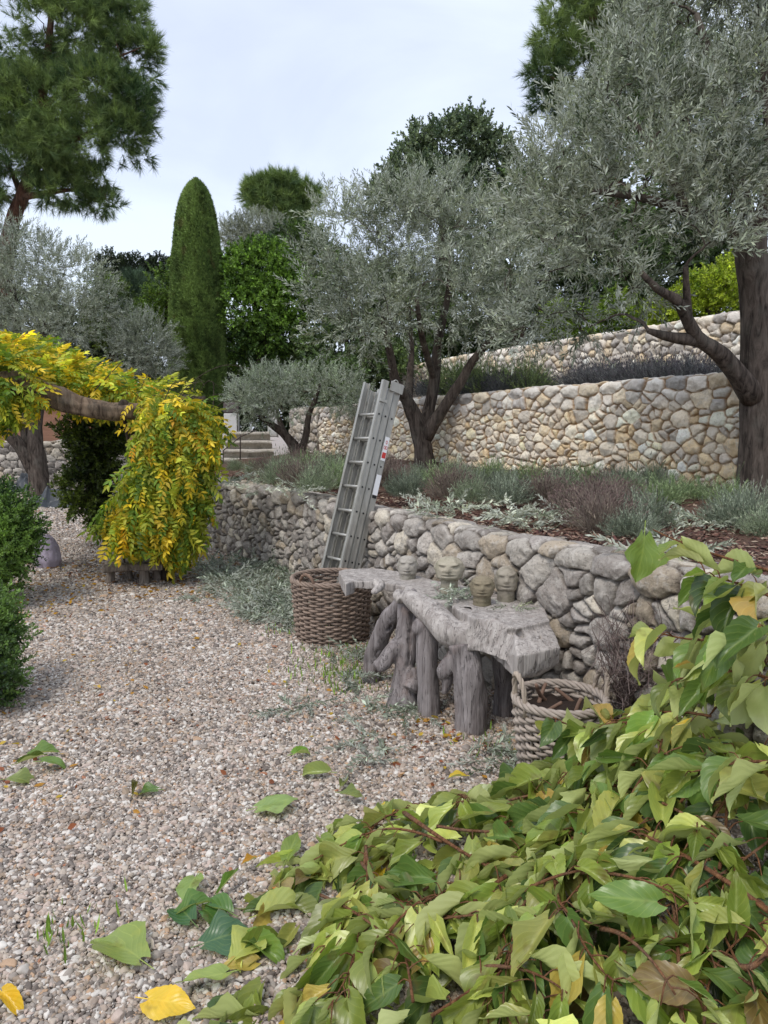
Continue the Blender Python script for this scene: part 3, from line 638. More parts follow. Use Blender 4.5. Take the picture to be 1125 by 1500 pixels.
# ---- Aleppo pine, umbrella pine, pine upper right
PG, PD = C3(140, 160, 92), C3(70, 94, 60)
make_tree('pine_tree', 'tall spreading pine with an open crown, rising over the pergola side', [
    [(-6, 480, 24, .34), (8, 380, 24, .26), (18, 325, 24, .22), (32, 288, 24, .2), (48, 240, 24, .17), (60, 160, 24, .14), (72, 60, 24, .1), (80, -40, 24, .06)],
    [(32, 288, 24, .12), (60, 285, 23.8, .09), (100, 278, 23.6, .06), (150, 280, 23.4, .03)],
    [(48, 240, 24, .1), (90, 215, 23.7, .08), (140, 190, 23.5, .05), (190, 170, 23.4, .03)],
    [(60, 160, 24, .1), (110, 120, 23.8, .07), (160, 90, 23.6, .04), (205, 70, 23.5, .02)],
    [(32, 288, 24, .1), (10, 240, 24.4, .08), (-30, 200, 24.6, .06)]],
    [(20, 60, 80, 60, 24, 1.6), (100, 40, 70, 55, 23.6, 1.4), (-40, 150, 90, 70, 24, 1.8), (60, 160, 85, 60, 23.4, 1.6), (140, 130, 55, 42, 23.4, 1.2), (178, 85, 42, 34, 23.6, .9), (212, 100, 26, 30, 23.6, .6), (110, 215, 75, 40, 23.4, 1.4), (170, 195, 46, 26, 23.4, 1), (205, 170, 24, 26, 23.5, .6), (30, 230, 70, 40, 23.4, 1.5), (140, 262, 46, 17, 23.6, .8), (90, 285, 52, 16, 23.4, .8), (150, 300, 28, 12, 23.6, .6), (60, -50, 120, 60, 24, 1.8), (150, -30, 60, 50, 23.8, 1.2), (180, 30, 36, 30, 23.8, .8), (30, 280, 40, 16, 23.6, .8), (-20, 280, 40, 22, 24, 1.), (200, 225, 22, 14, 23.5, .5), (190, 145, 36, 26, 23.5, .8), (215, 75, 20, 22, 23.6, .5)],
    11500, PINE, M_pine, M_bark_p, gnd(-6, 640, 1.7), PG, PD, 1.15, .3, -.12, 23, ntw=120, gscale=.9, clump=.55)
make_tree('pine_tree', 'small distant umbrella pine with a flat rounded top against the sky', [
    [(437, 400, 55, .5), (434, 350, 55, .35), (428, 325, 55, .28), (418, 300, 55, .2)], [(428, 325, 55, .2), (445, 312, 55, .15), (456, 300, 55, .1)]],
    [(410, 278, 46, 17, 55, 2), (435, 295, 30, 20, 55, 1.6), (380, 288, 24, 16, 55, 1.4), (415, 312, 22, 10, 54, 1.2), (450, 285, 16, 14, 55, 1), (400, 298, 36, 14, 54.5, 1.6), (425, 325, 18, 8, 54, 1)],
    2600, PINE, M_pine, M_bark_p, gnd(437, 600, 3), PG * .95, PD, 2.3, .4, -.2, 29, ntw=30, gscale=.5, clump=.3)
make_tree('pine_tree', 'dark pine at the upper edge, standing behind the large olive crown', [
    [(905, 450, 20, .3), (900, 300, 20, .25), (885, 150, 20, .2), (870, 20, 20, .14), (865, -60, 20, .1)], [(885, 150, 20, .1), (840, 120, 19.8, .07), (805, 115, 19.6, .04)]],
    [(870, 20, 70, 45, 20, 1.2), (815, 55, 36, 26, 19.8, .8), (800, 105, 28, 22, 19.7, .7), (850, 100, 50, 36, 19.8, 1), (900, -20, 80, 40, 20, 1.2), (795, 145, 20, 12, 19.7, .5), (920, 60, 60, 50, 20, 1.2), (850, 160, 45, 25, 20, .9), (930, 150, 60, 50, 20, 1.2), (820, 15, 26, 24, 19.9, .6)],
    3600, PINE, M_pine, M_bark_p, at(905, 470, 20), PG * .9, PD * .95, 1.0, .35, -.15, 31, ntw=40, clump=.6)
# ---- holm oak and broadleaf trees behind
HG, HD = C3(140, 154, 120), C3(74, 92, 72)
make_tree('holm_oak', 'dark rounded evergreen oak above the middle olive, against the sky', [
    [(655, 480, 21, .3), (652, 380, 21, .24), (655, 300, 21, .18), (650, 230, 21, .1)], [(655, 300, 21, .12), (610, 250, 21, .07), (595, 225, 21, .04)], [(655, 290, 21, .12), (700, 240, 21, .07), (715, 215, 21, .04)]],
    [(655, 215, 40, 34, 21, .9), (605, 240, 28, 32, 21, .7), (690, 205, 34, 28, 20.8, .8), (718, 235, 26, 32, 21, .7), (572, 258, 16, 16, 21, .5), (645, 270, 80, 30, 20.8, 1.1), (620, 205, 18, 16, 21, .5), (680, 180, 18, 12, 21, .4), (735, 215, 12, 18, 21, .3), (560, 290, 20, 20, 21, .5), (740, 290, 20, 30, 21, .5)],
    2300, BROAD, M_green, M_bark_d, at(655, 500, 21), HG, HD, 1.35, .35, -.2, 37, ntw=40, gscale=1.2, clump=.7)
GG, GD = C3(128, 156, 66), C3(56, 82, 42)
def bush(name, label, blobs, n, hi, lo, base, scale=1., tpls=None, mat=None, seed=1, gap=-.35, stems=True, group=None, cat='shrub', **k):
    bx, by, Y = blobs[0][0], max(b[1] + b[3] for b in blobs), blobs[0][4]
    lim = []
    if stems:
        tp = blobs[0]; b0 = np.array(base); 
        for s in (-.3, .25):
            lim.append([(bx + s * 10, by + 12, Y, .05 * Y / 10), (tp[0] + s * tp[2] * .5, (tp[1] + by) / 2, Y, .035 * Y / 10), (tp[0] + s * tp[2], tp[1], Y, .015 * Y / 10)])
    return make_tree(name, label, lim, blobs, n, tpls or BROAD, mat or M_green, M_bark_d, base, hi, lo, scale, gap=gap, seed=seed, ntw=14, group=group, cat=cat, rough=.1, sides=8, **k)
bush('laurel_shrub', 'large rounded glossy bright green shrub between the clipped cypress and the middle olive', [(385, 400, 56, 42, 19, 1), (372, 450, 55, 45, 18.8, 1), (425, 430, 35, 45, 19, .9), (350, 400, 28, 34, 18.9, .6), (405, 490, 55, 32, 19, .9), (360, 505, 35, 25, 19.2, .7), (395, 375, 34, 18, 19, .6), (400, 530, 60, 30, 19.6, .8)], 4200, GG * [.9, 1., .9], GD, at(385, 585, 19), 1.1, seed=41, upb=.3)
bush('dark_hedge', 'straight dark clipped hedge along the skyline left of the cypress', [(165, 395, 22, 22, 30, 1), (200, 397, 24, 20, 30, 1), (235, 400, 24, 20, 30, 1), (260, 402, 20, 20, 30, 1), (180, 415, 30, 25, 30, 1), (225, 418, 30, 25, 30, 1)], 2000, C3(62, 76, 48), C3(30, 40, 28), at(205, 560, 30), 1.2, seed=43, stems=False, gap=None)
bush('garden_shrub', 'dark green loose shrub just left of the clipped cypress', [(240, 430, 22, 35, 20, .7), (225, 455, 24, 35, 20, .7), (250, 470, 18, 40, 20, .6)], 700, GG * .8, GD, at(238, 560, 20), 1., seed=47)
bush('garden_shrub', 'bluish green conifer shrub below the dark skyline hedge', [(200, 425, 28, 22, 24, .8), (215, 440, 22, 22, 24, .8), (185, 455, 22, 28, 24, .8)], 900, C3(112, 134, 104), C3(50, 68, 54), at(200, 560, 24), .9, tpls=PINE, mat=M_pine, seed=49)
bush('garden_shrub', 'fresh green bush behind the silver olive and below the hedge line', [(165, 430, 26, 20, 21, .8), (150, 470, 24, 30, 21, .8), (170, 490, 26, 30, 21, .8)], 800, C3(110, 132, 60), C3(44, 62, 34), at(165, 570, 21), 1.05, seed=51)
bush('olive_bush', 'low silvery olive bush in front of the cypress foot on its left', [(212, 500, 38, 34, 16.6, .8), (190, 525, 32, 30, 16.4, .7), (232, 525, 26, 30, 16.6, .6), (185, 470, 20, 20, 16.8, .5)], 1100, OH * .78, OL * .8, at(210, 600, 16.6), 1.1, tpls=OLIVE, mat=M_olive, seed=53)
bush('olive_bush', 'distant greyish rounded shrub at the foot of the umbrella pine', [(375, 336, 42, 18, 40, 1.6), (345, 345, 24, 15, 40, 1.2), (405, 345, 24, 20, 40, 1.2), (380, 360, 60, 20, 40, 1.4)], 1500, C3(126, 130, 104), C3(72, 80, 64), at(375, 560, 40), 2.2, tpls=OLIVE, mat=M_olive, seed=57)
bush('garden_tree', 'mid green bush behind the left edge of the middle olive crown', [(440, 355, 34, 24, 26, 1.2), (460, 385, 34, 36, 26, 1.2), (435, 390, 24, 24, 26, 1.)], 1100, C3(104, 130, 62), C3(44, 62, 34), at(445, 560, 26), 1.4, seed=59, cat='tree')
bush('garden_tree', 'dark leafy tree behind the trunk fork of the middle olive', [(520, 440, 80, 60, 19, 1.2), (500, 520, 70, 45, 18.5, 1.1), (590, 460, 60, 60, 19.5, 1.2), (560, 530, 50, 30, 18, .9)], 2200, C3(112, 132, 80), C3(56, 72, 48), at(540, 600, 19), 1.25, seed=61, cat='tree')
bush('garden_tree', 'shadowy evergreen tree between the two big olive crowns', [(760, 380, 90, 80, 19, 1.3), (700, 440, 70, 60, 19.5, 1.2), (800, 300, 70, 70, 19.5, 1.2), (720, 330, 60, 50, 20, 1)], 2400, C3(106, 128, 76), C3(54, 70, 46), at(750, 520, 19.5), 1.3, seed=63, cat='tree')
bush('garden_tree', 'tall deep green tree seen through gaps in the large olive crown', [(920, 260, 110, 90, 17.5, 1.3), (1040, 180, 100, 110, 17.5, 1.3), (1080, 320, 80, 80, 17, 1.2), (980, 110, 90, 70, 18, 1.2), (900, 370, 80, 60, 17, 1.1)], 3200, C3(104, 128, 74), C3(52, 70, 44), at(980, 480, 17.5), 1.25, seed=67, cat='tree')
bush('yellow_green_shrub', 'bright yellow-green shrub just above the highest cream wall beside the thick trunk', [(1045, 428, 46, 32, 14, .8), (1010, 450, 45, 28, 14.2, .7), (980, 462, 35, 24, 14.5, .6), (1080, 405, 26, 28, 14, .5)], 1500, C3(176, 190, 60), C3(92, 120, 34), at(1030, 500, 14), .8, seed=71)
bush('yellow_green_shrub', 'green shrub above the highest wall, left of the bright yellow one', [(860, 475, 40, 26, 16.5, .7), (900, 458, 36, 26, 16.5, .7), (820, 470, 28, 26, 17, .6)], 900, C3(140, 164, 54), C3(62, 90, 32), at(860, 510, 16.5), .9, seed=73)

# ---- clipped cypress column
def cypress():
    base = at(291, 625, 18.5); root = empty('clipped_cypress', base, 'tall smooth clipped cypress column tapering to a rounded tip', 'tree')
    prof = [(620, 41), (560, 41), (500, 40.5), (450, 39), (400, 36.5), (350, 32), (320, 27.5), (300, 23), (285, 18), (275, 12), (268, 6), (264.5, .5)]
    ys = np.array([p[0] for p in prof]); ws = np.array([p[1] for p in prof]) / F0 * 18.5 * .965
    zs = np.array([at(291, y, 18.5)[2] for y in ys]); cx = [at(291 - 4 * (620 - y) / 356, y, 18.5)[0] for y in ys]
    q = np.linspace(0, 1, 60) ** .8; zz = zs[0] + (zs[-1] - zs[0]) * q; rr = np.interp(zz, zs, ws); xx = np.interp(zz, zs, cx)
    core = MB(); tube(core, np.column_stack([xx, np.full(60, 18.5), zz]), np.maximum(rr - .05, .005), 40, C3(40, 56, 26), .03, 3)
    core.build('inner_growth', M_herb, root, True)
    n = 56000; k = R.choice(59, n, p=(rr[:-1] * np.diff(zz)) / (rr[:-1] * np.diff(zz)).sum()); f = R.uniform(0, 1, n); z = zz[k] + f * (zz[k + 1] - zz[k]); r_ = rr[k] + f * (rr[k + 1] - rr[k]); a = R.uniform(0, 2 * np.pi, n)
    o = np.column_stack([np.cos(a), np.sin(a), 0 * a]); P = np.column_stack([np.interp(z, zz, xx), np.full(n, 18.5), z]) + o * (r_ - .03 + .03 * fbm(np.column_stack([a * 3, z * 2.5, 0 * a]), 3, 5))[:, None]
    D = o * .55 + [0, 0, 1.2] + R.normal(0, .25, (n, 3))
    spot = fbm(np.column_stack([np.cos(a) * 6, np.sin(a) * 6, z * 5]), 3, 8); tint = np.clip((spot + .35) * 3, 0, 1)
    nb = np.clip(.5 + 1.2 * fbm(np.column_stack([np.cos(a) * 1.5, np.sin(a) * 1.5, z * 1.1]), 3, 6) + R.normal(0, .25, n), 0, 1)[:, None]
    c = C3(76, 98, 52) * (1 - nb) + C3(126, 148, 80) * nb; c *= (.45 + .55 * tint)[:, None]  # noise spots only darken the leaf colour, growth stays even
    br = (vnoise(np.column_stack([np.cos(a) * 4, np.sin(a) * 4, z * 3.]), 44) > .55) & (z > zz[20]); c[br] = c[br] * .6 + C3(96, 74, 52) * .4
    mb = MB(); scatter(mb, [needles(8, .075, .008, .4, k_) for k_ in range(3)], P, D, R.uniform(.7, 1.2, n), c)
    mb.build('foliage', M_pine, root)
cypress()

bush('garden_tree', 'dark evergreen mass behind the bright shrubs above the highest wall', [(880, 400, 60, 50, 20, 1.), (960, 400, 60, 50, 20, 1.), (1040, 370, 60, 60, 20, 1.), (1090, 420, 50, 50, 20, 1.), (820, 420, 50, 50, 20.5, 1.), (930, 450, 70, 30, 20, 1.), (1010, 330, 60, 50, 20.5, 1.)], 3600, C3(106, 126, 78), C3(58, 74, 48), at(950, 500, 20), 1.3, seed=75, gap=None, stems=False, cat='tree')
# ------------------------------------------------------------------ woven baskets
t = NT('grey willow'); cc = t.coord(); n = t.noise(cc, 30, 5, .65); ca = t.attr()
t.pbr(t.mix(t.math('MULTIPLY', n, .8), ca, t.mix(1., ca, (.34, .30, .27), 'MULTIPLY')), .7, t.bump(n, .6, .004), spec=.25); M_wick = t.m
def basket(label, c, r0, r1, H, rows, stakes, wr, col, hcol, handles, seed, tilt=0., thick_rim=.02):
    """flared round basket: each weaver passes in front of and behind the stakes"""
    r = np.random.default_rng(seed); root = empty('wicker_basket', c, label, 'basket'); c = np.array(c)
    body = MB(); na = stakes * 8; a = np.linspace(0, 2 * np.pi, na, endpoint=False)
    dz = H / rows
    for k in range(rows):
        z = dz * (k + .5); q = z / H; R_ = r0 + (r1 - r0) * q ** .8
        ph = a * stakes / 2 + (k % 2) * np.pi; rad = R_ + wr * 1.1 * np.sin(ph) + r.normal(0, .0015)
        zz = z + .0025 * np.sin(a * 3 + r.uniform(0, 6)) + .12 * dz * np.sin(ph * .5 + r.uniform(0, 6)) + tilt * np.cos(a) * q
        p = np.column_stack([c[0] + rad * np.cos(a), c[1] + rad * np.sin(a), c[2] + zz])
        tube(body, p, wr * r.uniform(.85, 1.12) * (1 + .12 * np.sin(a * 2 + r.uniform(0, 6))), 6, np.array(col) * r.uniform(.72, 1.2) , closed=True)
    body.build('weave', M_wick, root, True)
    st = MB()
    for k in range(stakes):
        an = 2 * np.pi * k / stakes + np.pi / stakes; qs = np.linspace(0, 1, 6); R_ = r0 + (r1 - r0) * qs ** .8
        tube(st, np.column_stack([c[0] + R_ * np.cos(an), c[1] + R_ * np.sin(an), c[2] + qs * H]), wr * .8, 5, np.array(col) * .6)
    # inner lining disc (base)
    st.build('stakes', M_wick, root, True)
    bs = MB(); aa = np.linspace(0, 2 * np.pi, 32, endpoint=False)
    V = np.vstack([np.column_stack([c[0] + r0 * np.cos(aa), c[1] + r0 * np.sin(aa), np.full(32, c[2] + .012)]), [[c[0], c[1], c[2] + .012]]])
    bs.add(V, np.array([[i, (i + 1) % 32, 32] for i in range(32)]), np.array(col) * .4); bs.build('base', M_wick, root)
    rim = MB()
    for s in range(4):
        ph = a * stakes / 3 + s * np.pi / 2; rad = r1 + thick_rim * .55 * np.sin(ph); z = H + thick_rim * .6 * np.cos(ph) + tilt * np.cos(a)
        tube(rim, np.column_stack([c[0] + rad * np.cos(a), c[1] + rad * np.sin(a), c[2] + z]), wr * 1.05, 6, np.array(col) * r.uniform(.85, 1.15), closed=True)
    rim.build('rim', M_wick, root, True)
    for an, hh, wd in handles:
        hd = MB(); tt = np.linspace(0, np.pi, 22); 
        for s in range(3):
            tw = tt * 5 + s * 2.1
            ang = an + wd * np.cos(tt); rad = r1 + .006 * np.cos(tw) + .01 * np.sin(tt); z = H - .05 + (hh + .05) * np.sin(tt) ** .7 + .006 * np.sin(tw) + tilt * np.cos(an)
            tube(hd, np.column_stack([c[0] + rad * np.cos(ang), c[1] + rad * np.sin(ang), c[2] + z]), wr * .9, 6, np.array(hcol) * r.uniform(.85, 1.15))
        hd.build('handle', M_wick, root, True)
    return root
b0 = gnd(483, 948); b0 = np.array([b0[0], b0[1] + .27, 0.])
basket('big round brown wicker basket between the ladder foot and the root table', b0, .262, .298, .46, 25, 30, .009, C3(158, 140, 126), C3(140, 116, 100), [(-2.15, .075, .22), (-.62, .085, .22)], 3)
b1 = gnd(831, 1158); b1 = np.array([b1[0], b1[1] + .17, 0.])
basket('grey wicker basket of dark soil, half buried by the heap of cut branches', b1, .170, .205, .36, 17, 24, .0092, C3(186, 174, 162), C3(190, 176, 160), [(-2.93, .13, .30), (.2, .12, .30)], 5)
sm = MB(); a = np.linspace(0, 2 * np.pi, 40, endpoint=False); V = [[b1[0], b1[1], .325]]
for q in (.33, .66, 1.): V += [[b1[0] + .186 * q * math.cos(x), b1[1] + .186 * q * math.sin(x), .325 - .02 * q] for x in a]
V = np.array(V); V[:, 2] += .03 * fbm(V * 14, 3, 3)
Fs = [np.array([[0, 1 + i, 1 + (i + 1) % 40] for i in range(40)]), np.array([[1 + k * 40 + i, 41 + k * 40 + i, 41 + k * 40 + (i + 1) % 40, 1 + k * 40 + (i + 1) % 40] for k in (0, 1) for i in range(40)])]
sm.add(V, Fs, C3(52, 42, 36)); so_ = sm.build('basket_soil', col_mat('dark soil', .95, 60, 1.), None, True); tag(so_, 'dark crumbly soil and roots filling the grey basket', 'soil', None, 'stuff')

# ------------------------------------------------------------------ aluminium ladder leaning on the low wall
t = NT('dull aluminium'); cc = t.coord((1, 1, .25)); n = t.noise(cc, 18, 5, .6)
t.pbr(t.mix(n, C3(132, 130, 124), C3(206, 204, 196)), t.math('ADD', .38, t.math('MULTIPLY', n, .2)), t.bump(n, .08, .004), metal=.55, spec=.5); M_alu = t.m
M_hole_shade = plain_mat('dark hole', C3(30, 30, 32), .8); M_white = plain_mat('label white', C3(232, 232, 232), .5, namt=.04); M_red = plain_mat('label red', C3(196, 60, 56), .5, namt=.05); M_blk = plain_mat('black plastic', C3(30, 30, 32), .5)
def ladder():
    foot = gnd(481, 913); foot = np.array([foot[0], foot[1], 0]); top = at(561, 563, foot[1] + .36)
    Lx = unit(top - foot); Lg = np.linalg.norm(top - foot)
    wdir = unit(np.array([.56, -.83, 0])); wdir = unit(wdir - Lx * np.dot(wdir, Lx)); nrm = np.cross(Lx, wdir); 
    if nrm[1] > 0: nrm = -nrm
    root = empty('extension_ladder', foot, 'three section aluminium ladder leaning upright against the low stone wall', 'ladder')
    Wd = .15; d = .056
    for k in range(3):                       # sections, front to back
        ofs = -nrm * (k - 1) * .071
        for s in (-1, 1):
            w_ = Wd - .008 * k; m = MB(); c = foot + ofs + s * w_ * wdir
            a0, a1 = (0.0, Lg - (.0, .05, .02)[k])
            mid = c + Lx * (a0 + a1) / 2; h = (a1 - a0) / 2
            m.box(mid, wdir * .003, nrm * d / 2, Lx * h)                                    # web
            for e in (-1, 1): m.box(mid + nrm * e * (d / 2 - .003) - wdir * s * .0155, wdir * .012, nrm * .003, Lx * h)
            for e in (-.3, .3): m.box(mid + nrm * e * d + wdir * s * .0045, wdir * .0016, nrm * .003, Lx * h * .998)
            rail = m.build('rail', M_alu, root)
            hm = MB(); nh = 9
            for i in range(nh):
                pz = c + Lx * (.12 + i * (Lg - .2) / nh) + wdir * s * .0046; aa = np.linspace(0, 2 * np.pi, 10, endpoint=False)
                V = [pz + (nrm * math.cos(x) + Lx * math.sin(x)) * .0085 + wdir * s * .0012 for x in aa]; hm.add(V, np.array([list(range(10)) if s * 1 > 0 else list(range(10))[::-1]]))
            tag(hm.build('rung_hole_shade', M_hole_shade, rail), kind='stuff')  # flat dark discs stand in for the shade inside open rung ends
    for i in range(9):
        m = MB()
        for k in range(3):
            pz = foot - nrm * (k - 1) * .071 + Lx * (.12 + i * (Lg - .2) / 9)
            w_ = Wd - .008 * k - .004
            tube(m, [pz - wdir * w_, pz + wdir * w_], .0125, 8)
        m.build('rung', M_alu, root, True)
    # brackets and hook at the top
    m = MB(); p = foot + Lx * (Lg - .03); m.box(p + wdir * (Wd + .014) - nrm * .036, wdir * .007, nrm * .062, Lx * .04); m.build('top_bracket', M_alu, root)
    m = MB(); m.box(foot + Lx * (Lg - .17) + wdir * (Wd + .012) + nrm * .064, wdir * .006, nrm * .034, Lx * .012); m.build('guide_bracket', M_alu, root); m = MB(); m.box(foot + Lx * (Lg - .16) - wdir * (Wd + .012) + nrm * .06, wdir * .006, nrm * .034, Lx * .012); m.build('guide_bracket', M_alu, root)
    m = MB(); aa = np.linspace(-.3, 3.3, 14); p = foot + Lx * (Lg - .005) + wdir * (Wd + .006) - nrm * .02
    tube(m, [p + nrm * .028 * math.cos(x) + Lx * .034 * math.sin(x) for x in aa], .005, 6); m.build('hook', M_alu, root, True)
    # stickers on the rearmost rail's outer face
    bc = foot + nrm * (-.071) + wdir * (Wd - .016 + .0075)
    m = MB(); m.box(bc + Lx * Lg * .585, wdir * .001, nrm * .024, Lx * .085); st = m.build('white_label', M_white, root); 
    m = MB(); m.box(bc + Lx * (Lg * .585 - .1), wdir * .001, nrm * .02, Lx * .012); m.build('black_band', M_blk, st)
    m = MB(); m.box(bc + Lx * Lg * .735, wdir * .001, nrm * .022, Lx * .1); st = m.build('safety_sticker', M_white, root)
    m = MB()
    for z, kx in ((.055, -1), (.01, 1), (.01, -1)):
        aa = np.linspace(0, 2 * np.pi, 16, endpoint=False); cp = bc + Lx * (Lg * .735 + z) + nrm * .009 * kx * (0 if z > .05 else 1) + wdir * .0022
        V = [cp + (nrm * math.cos(x) * .009 + Lx * math.sin(x) * .016) * q for q in (1, .6) for x in aa]
        m.add(V, np.array([[i, (i + 1) % 16, 16 + (i + 1) % 16, 16 + i] for i in range(16)]))
    m.box(bc + Lx * (Lg * .735 - .055) + wdir * .0018, wdir * .0005, nrm * .018, Lx * .024); m.build('red_print', M_red, st)
    for s in (-1, 1):
        m = MB(); m.box(foot + s * Wd * wdir + Lx * .012 + nrm * .064, wdir * .016, nrm * .034, Lx * .016); m.build('rubber_foot', M_blk, root)
ladder()

# ------------------------------------------------------------------ driftwood root table
t = NT('weathered wood'); 
def wood(name, rot, base0, base1, red=.25):
    t = NT(name); cc = t.coord((14, 14, 1.4), rot=rot); c2 = t.coord(); n = t.noise(cc, 1.8, 7, .68, .6); m = t.noise(c2, 7, 4, .6, .5); f = t.noise(cc, 6, 4, .7)
    c = t.mix(t.ramp(n, [(.33, (0, 0, 0)), (.68, (1, 1, 1))]), base0, base1)
    g2 = t.noise(t.coord((60, 60, 3.), rot=rot), 1.6, 5, .7, .3); c = t.mix(t.math('MULTIPLY', t.math('SUBTRACT', g2, .5), 2.6, True), c, t.mix(.5, c, C3(72, 65, 62)))
    ck = t.noise(t.coord((22, 22, 1.1), rot=rot), 1., 4, .6, 1.2); cr = t.math('SUBTRACT', 1., t.math('MULTIPLY', t.math('ABSOLUTE', t.math('SUBTRACT', ck, .5)), 90.), True); c = t.mix(t.math('MULTIPLY', cr, .75), c, C3(40, 35, 33))
    c = t.mix(t.math('MULTIPLY', t.math('SUBTRACT', m, .56), 4 * red, True), c, C3(128, 96, 78))
    c = t.mix(t.math('MULTIPLY', t.math('SUBTRACT', f, .6), 5., True), c, C3(66, 60, 58))
    t.pbr(c, .8, t.bump(t.math('SUBTRACT', t.math('ADD', t.math('ADD', n, g2), t.math('MULTIPLY', f, .5)), cr), .7, .008), spec=.2)
    return t.m
ang = math.atan2(-.84, .54)
M_wt = wood('silvered wood top', (0, math.pi / 2, ang), C3(142, 134, 128), C3(194, 187, 180), .15)
M_wl = wood('silvered wood leg', (0, 0, 0), C3(108, 100, 98), C3(160, 153, 151), .45)
def remesh(name, mb, mat, parent, voxel=.009, disp=.006, seed=1, sm=3, dents=(), grain=None):
    V, F, C_, U = mb.out(); me = bpy.data.meshes.new('tmp'); Fl = [list(map(int, q)) for f in F for q in f]
    me.from_pydata([tuple(v) for v in V], [], Fl); o = bpy.data.objects.new('tmp', me); COL.objects.link(o)
    md = o.modifiers.new('r', 'REMESH'); md.mode = 'VOXEL'; md.voxel_size = voxel
    s = o.modifiers.new('s', 'SMOOTH'); s.iterations = sm; s.factor = .5
    ev = o.evaluated_get(bpy.context.evaluated_depsgraph_get()); m2 = bpy.data.meshes.new_from_object(ev)
    n = len(m2.vertices); v = np.empty(n * 3, np.float32); m2.vertices.foreach_get('co', v); v = v.reshape(-1, 3).astype(float); nn = np.empty(n * 3, np.float32); m2.vertices.foreach_get('normal', nn); nn = nn.reshape(-1, 3)
    v += nn * (disp * fbm(v * [11, 11, 4.5], 4, seed) * 1.4 + .0016 * (fbm(v * ([46, 46, 7] if grain is None else grain), 3, seed + 2)))[:, None]
    for a_, b_, rad_, push in dents:               # hollows pushed into the wood along a capsule
        a_, b_ = np.array(a_), np.array(b_); u_ = np.clip(((v - a_) @ (b_ - a_)) / max(((b_ - a_) ** 2).sum(), 1e-9), 0, 1); dd_ = np.linalg.norm(v - (a_ + u_[:, None] * (b_ - a_)), axis=1)
        f_ = np.clip(1 - (dd_ / (rad_ * (1 + .5 * fbm(v * 30, 2, seed + 4)))) ** 4, 0, 1); v += f_[:, None] * np.array(push)
    fl = [tuple(p.vertices) for p in m2.polygons]; bpy.data.objects.remove(o)
    q4 = np.array([f for f in fl if len(f) == 4]); q3 = np.array([f for f in fl if len(f) == 3])
    return obj(name, v, [q for q in (q4, q3) if len(q)], mat, parent, None, None, True)
def prism(mb, top, bot):
    top, bot = np.asarray(top), np.asarray(bot); n = len(top)
    area = sum(top[i][0] * top[(i + 1) % n][1] - top[(i + 1) % n][0] * top[i][1] for i in range(n))
    if area < 0: top, bot = top[::-1], bot[::-1]
    mb.add(np.vstack([top, bot]), [np.array([list(range(n))]), np.array([[2 * n - 1 - i for i in range(n)]]), np.array([[i, n + i, n + (i + 1) % n, (i + 1) % n] for i in range(n)])])
def blobtube(mb, pts, n=14, sides=14):
    p, r_ = [], []
    a = np.array(pts, float); s = smooth_path(a, n); tube(mb, s[:, :3], np.maximum(s[:, 3], .008), sides)
TZ = .615
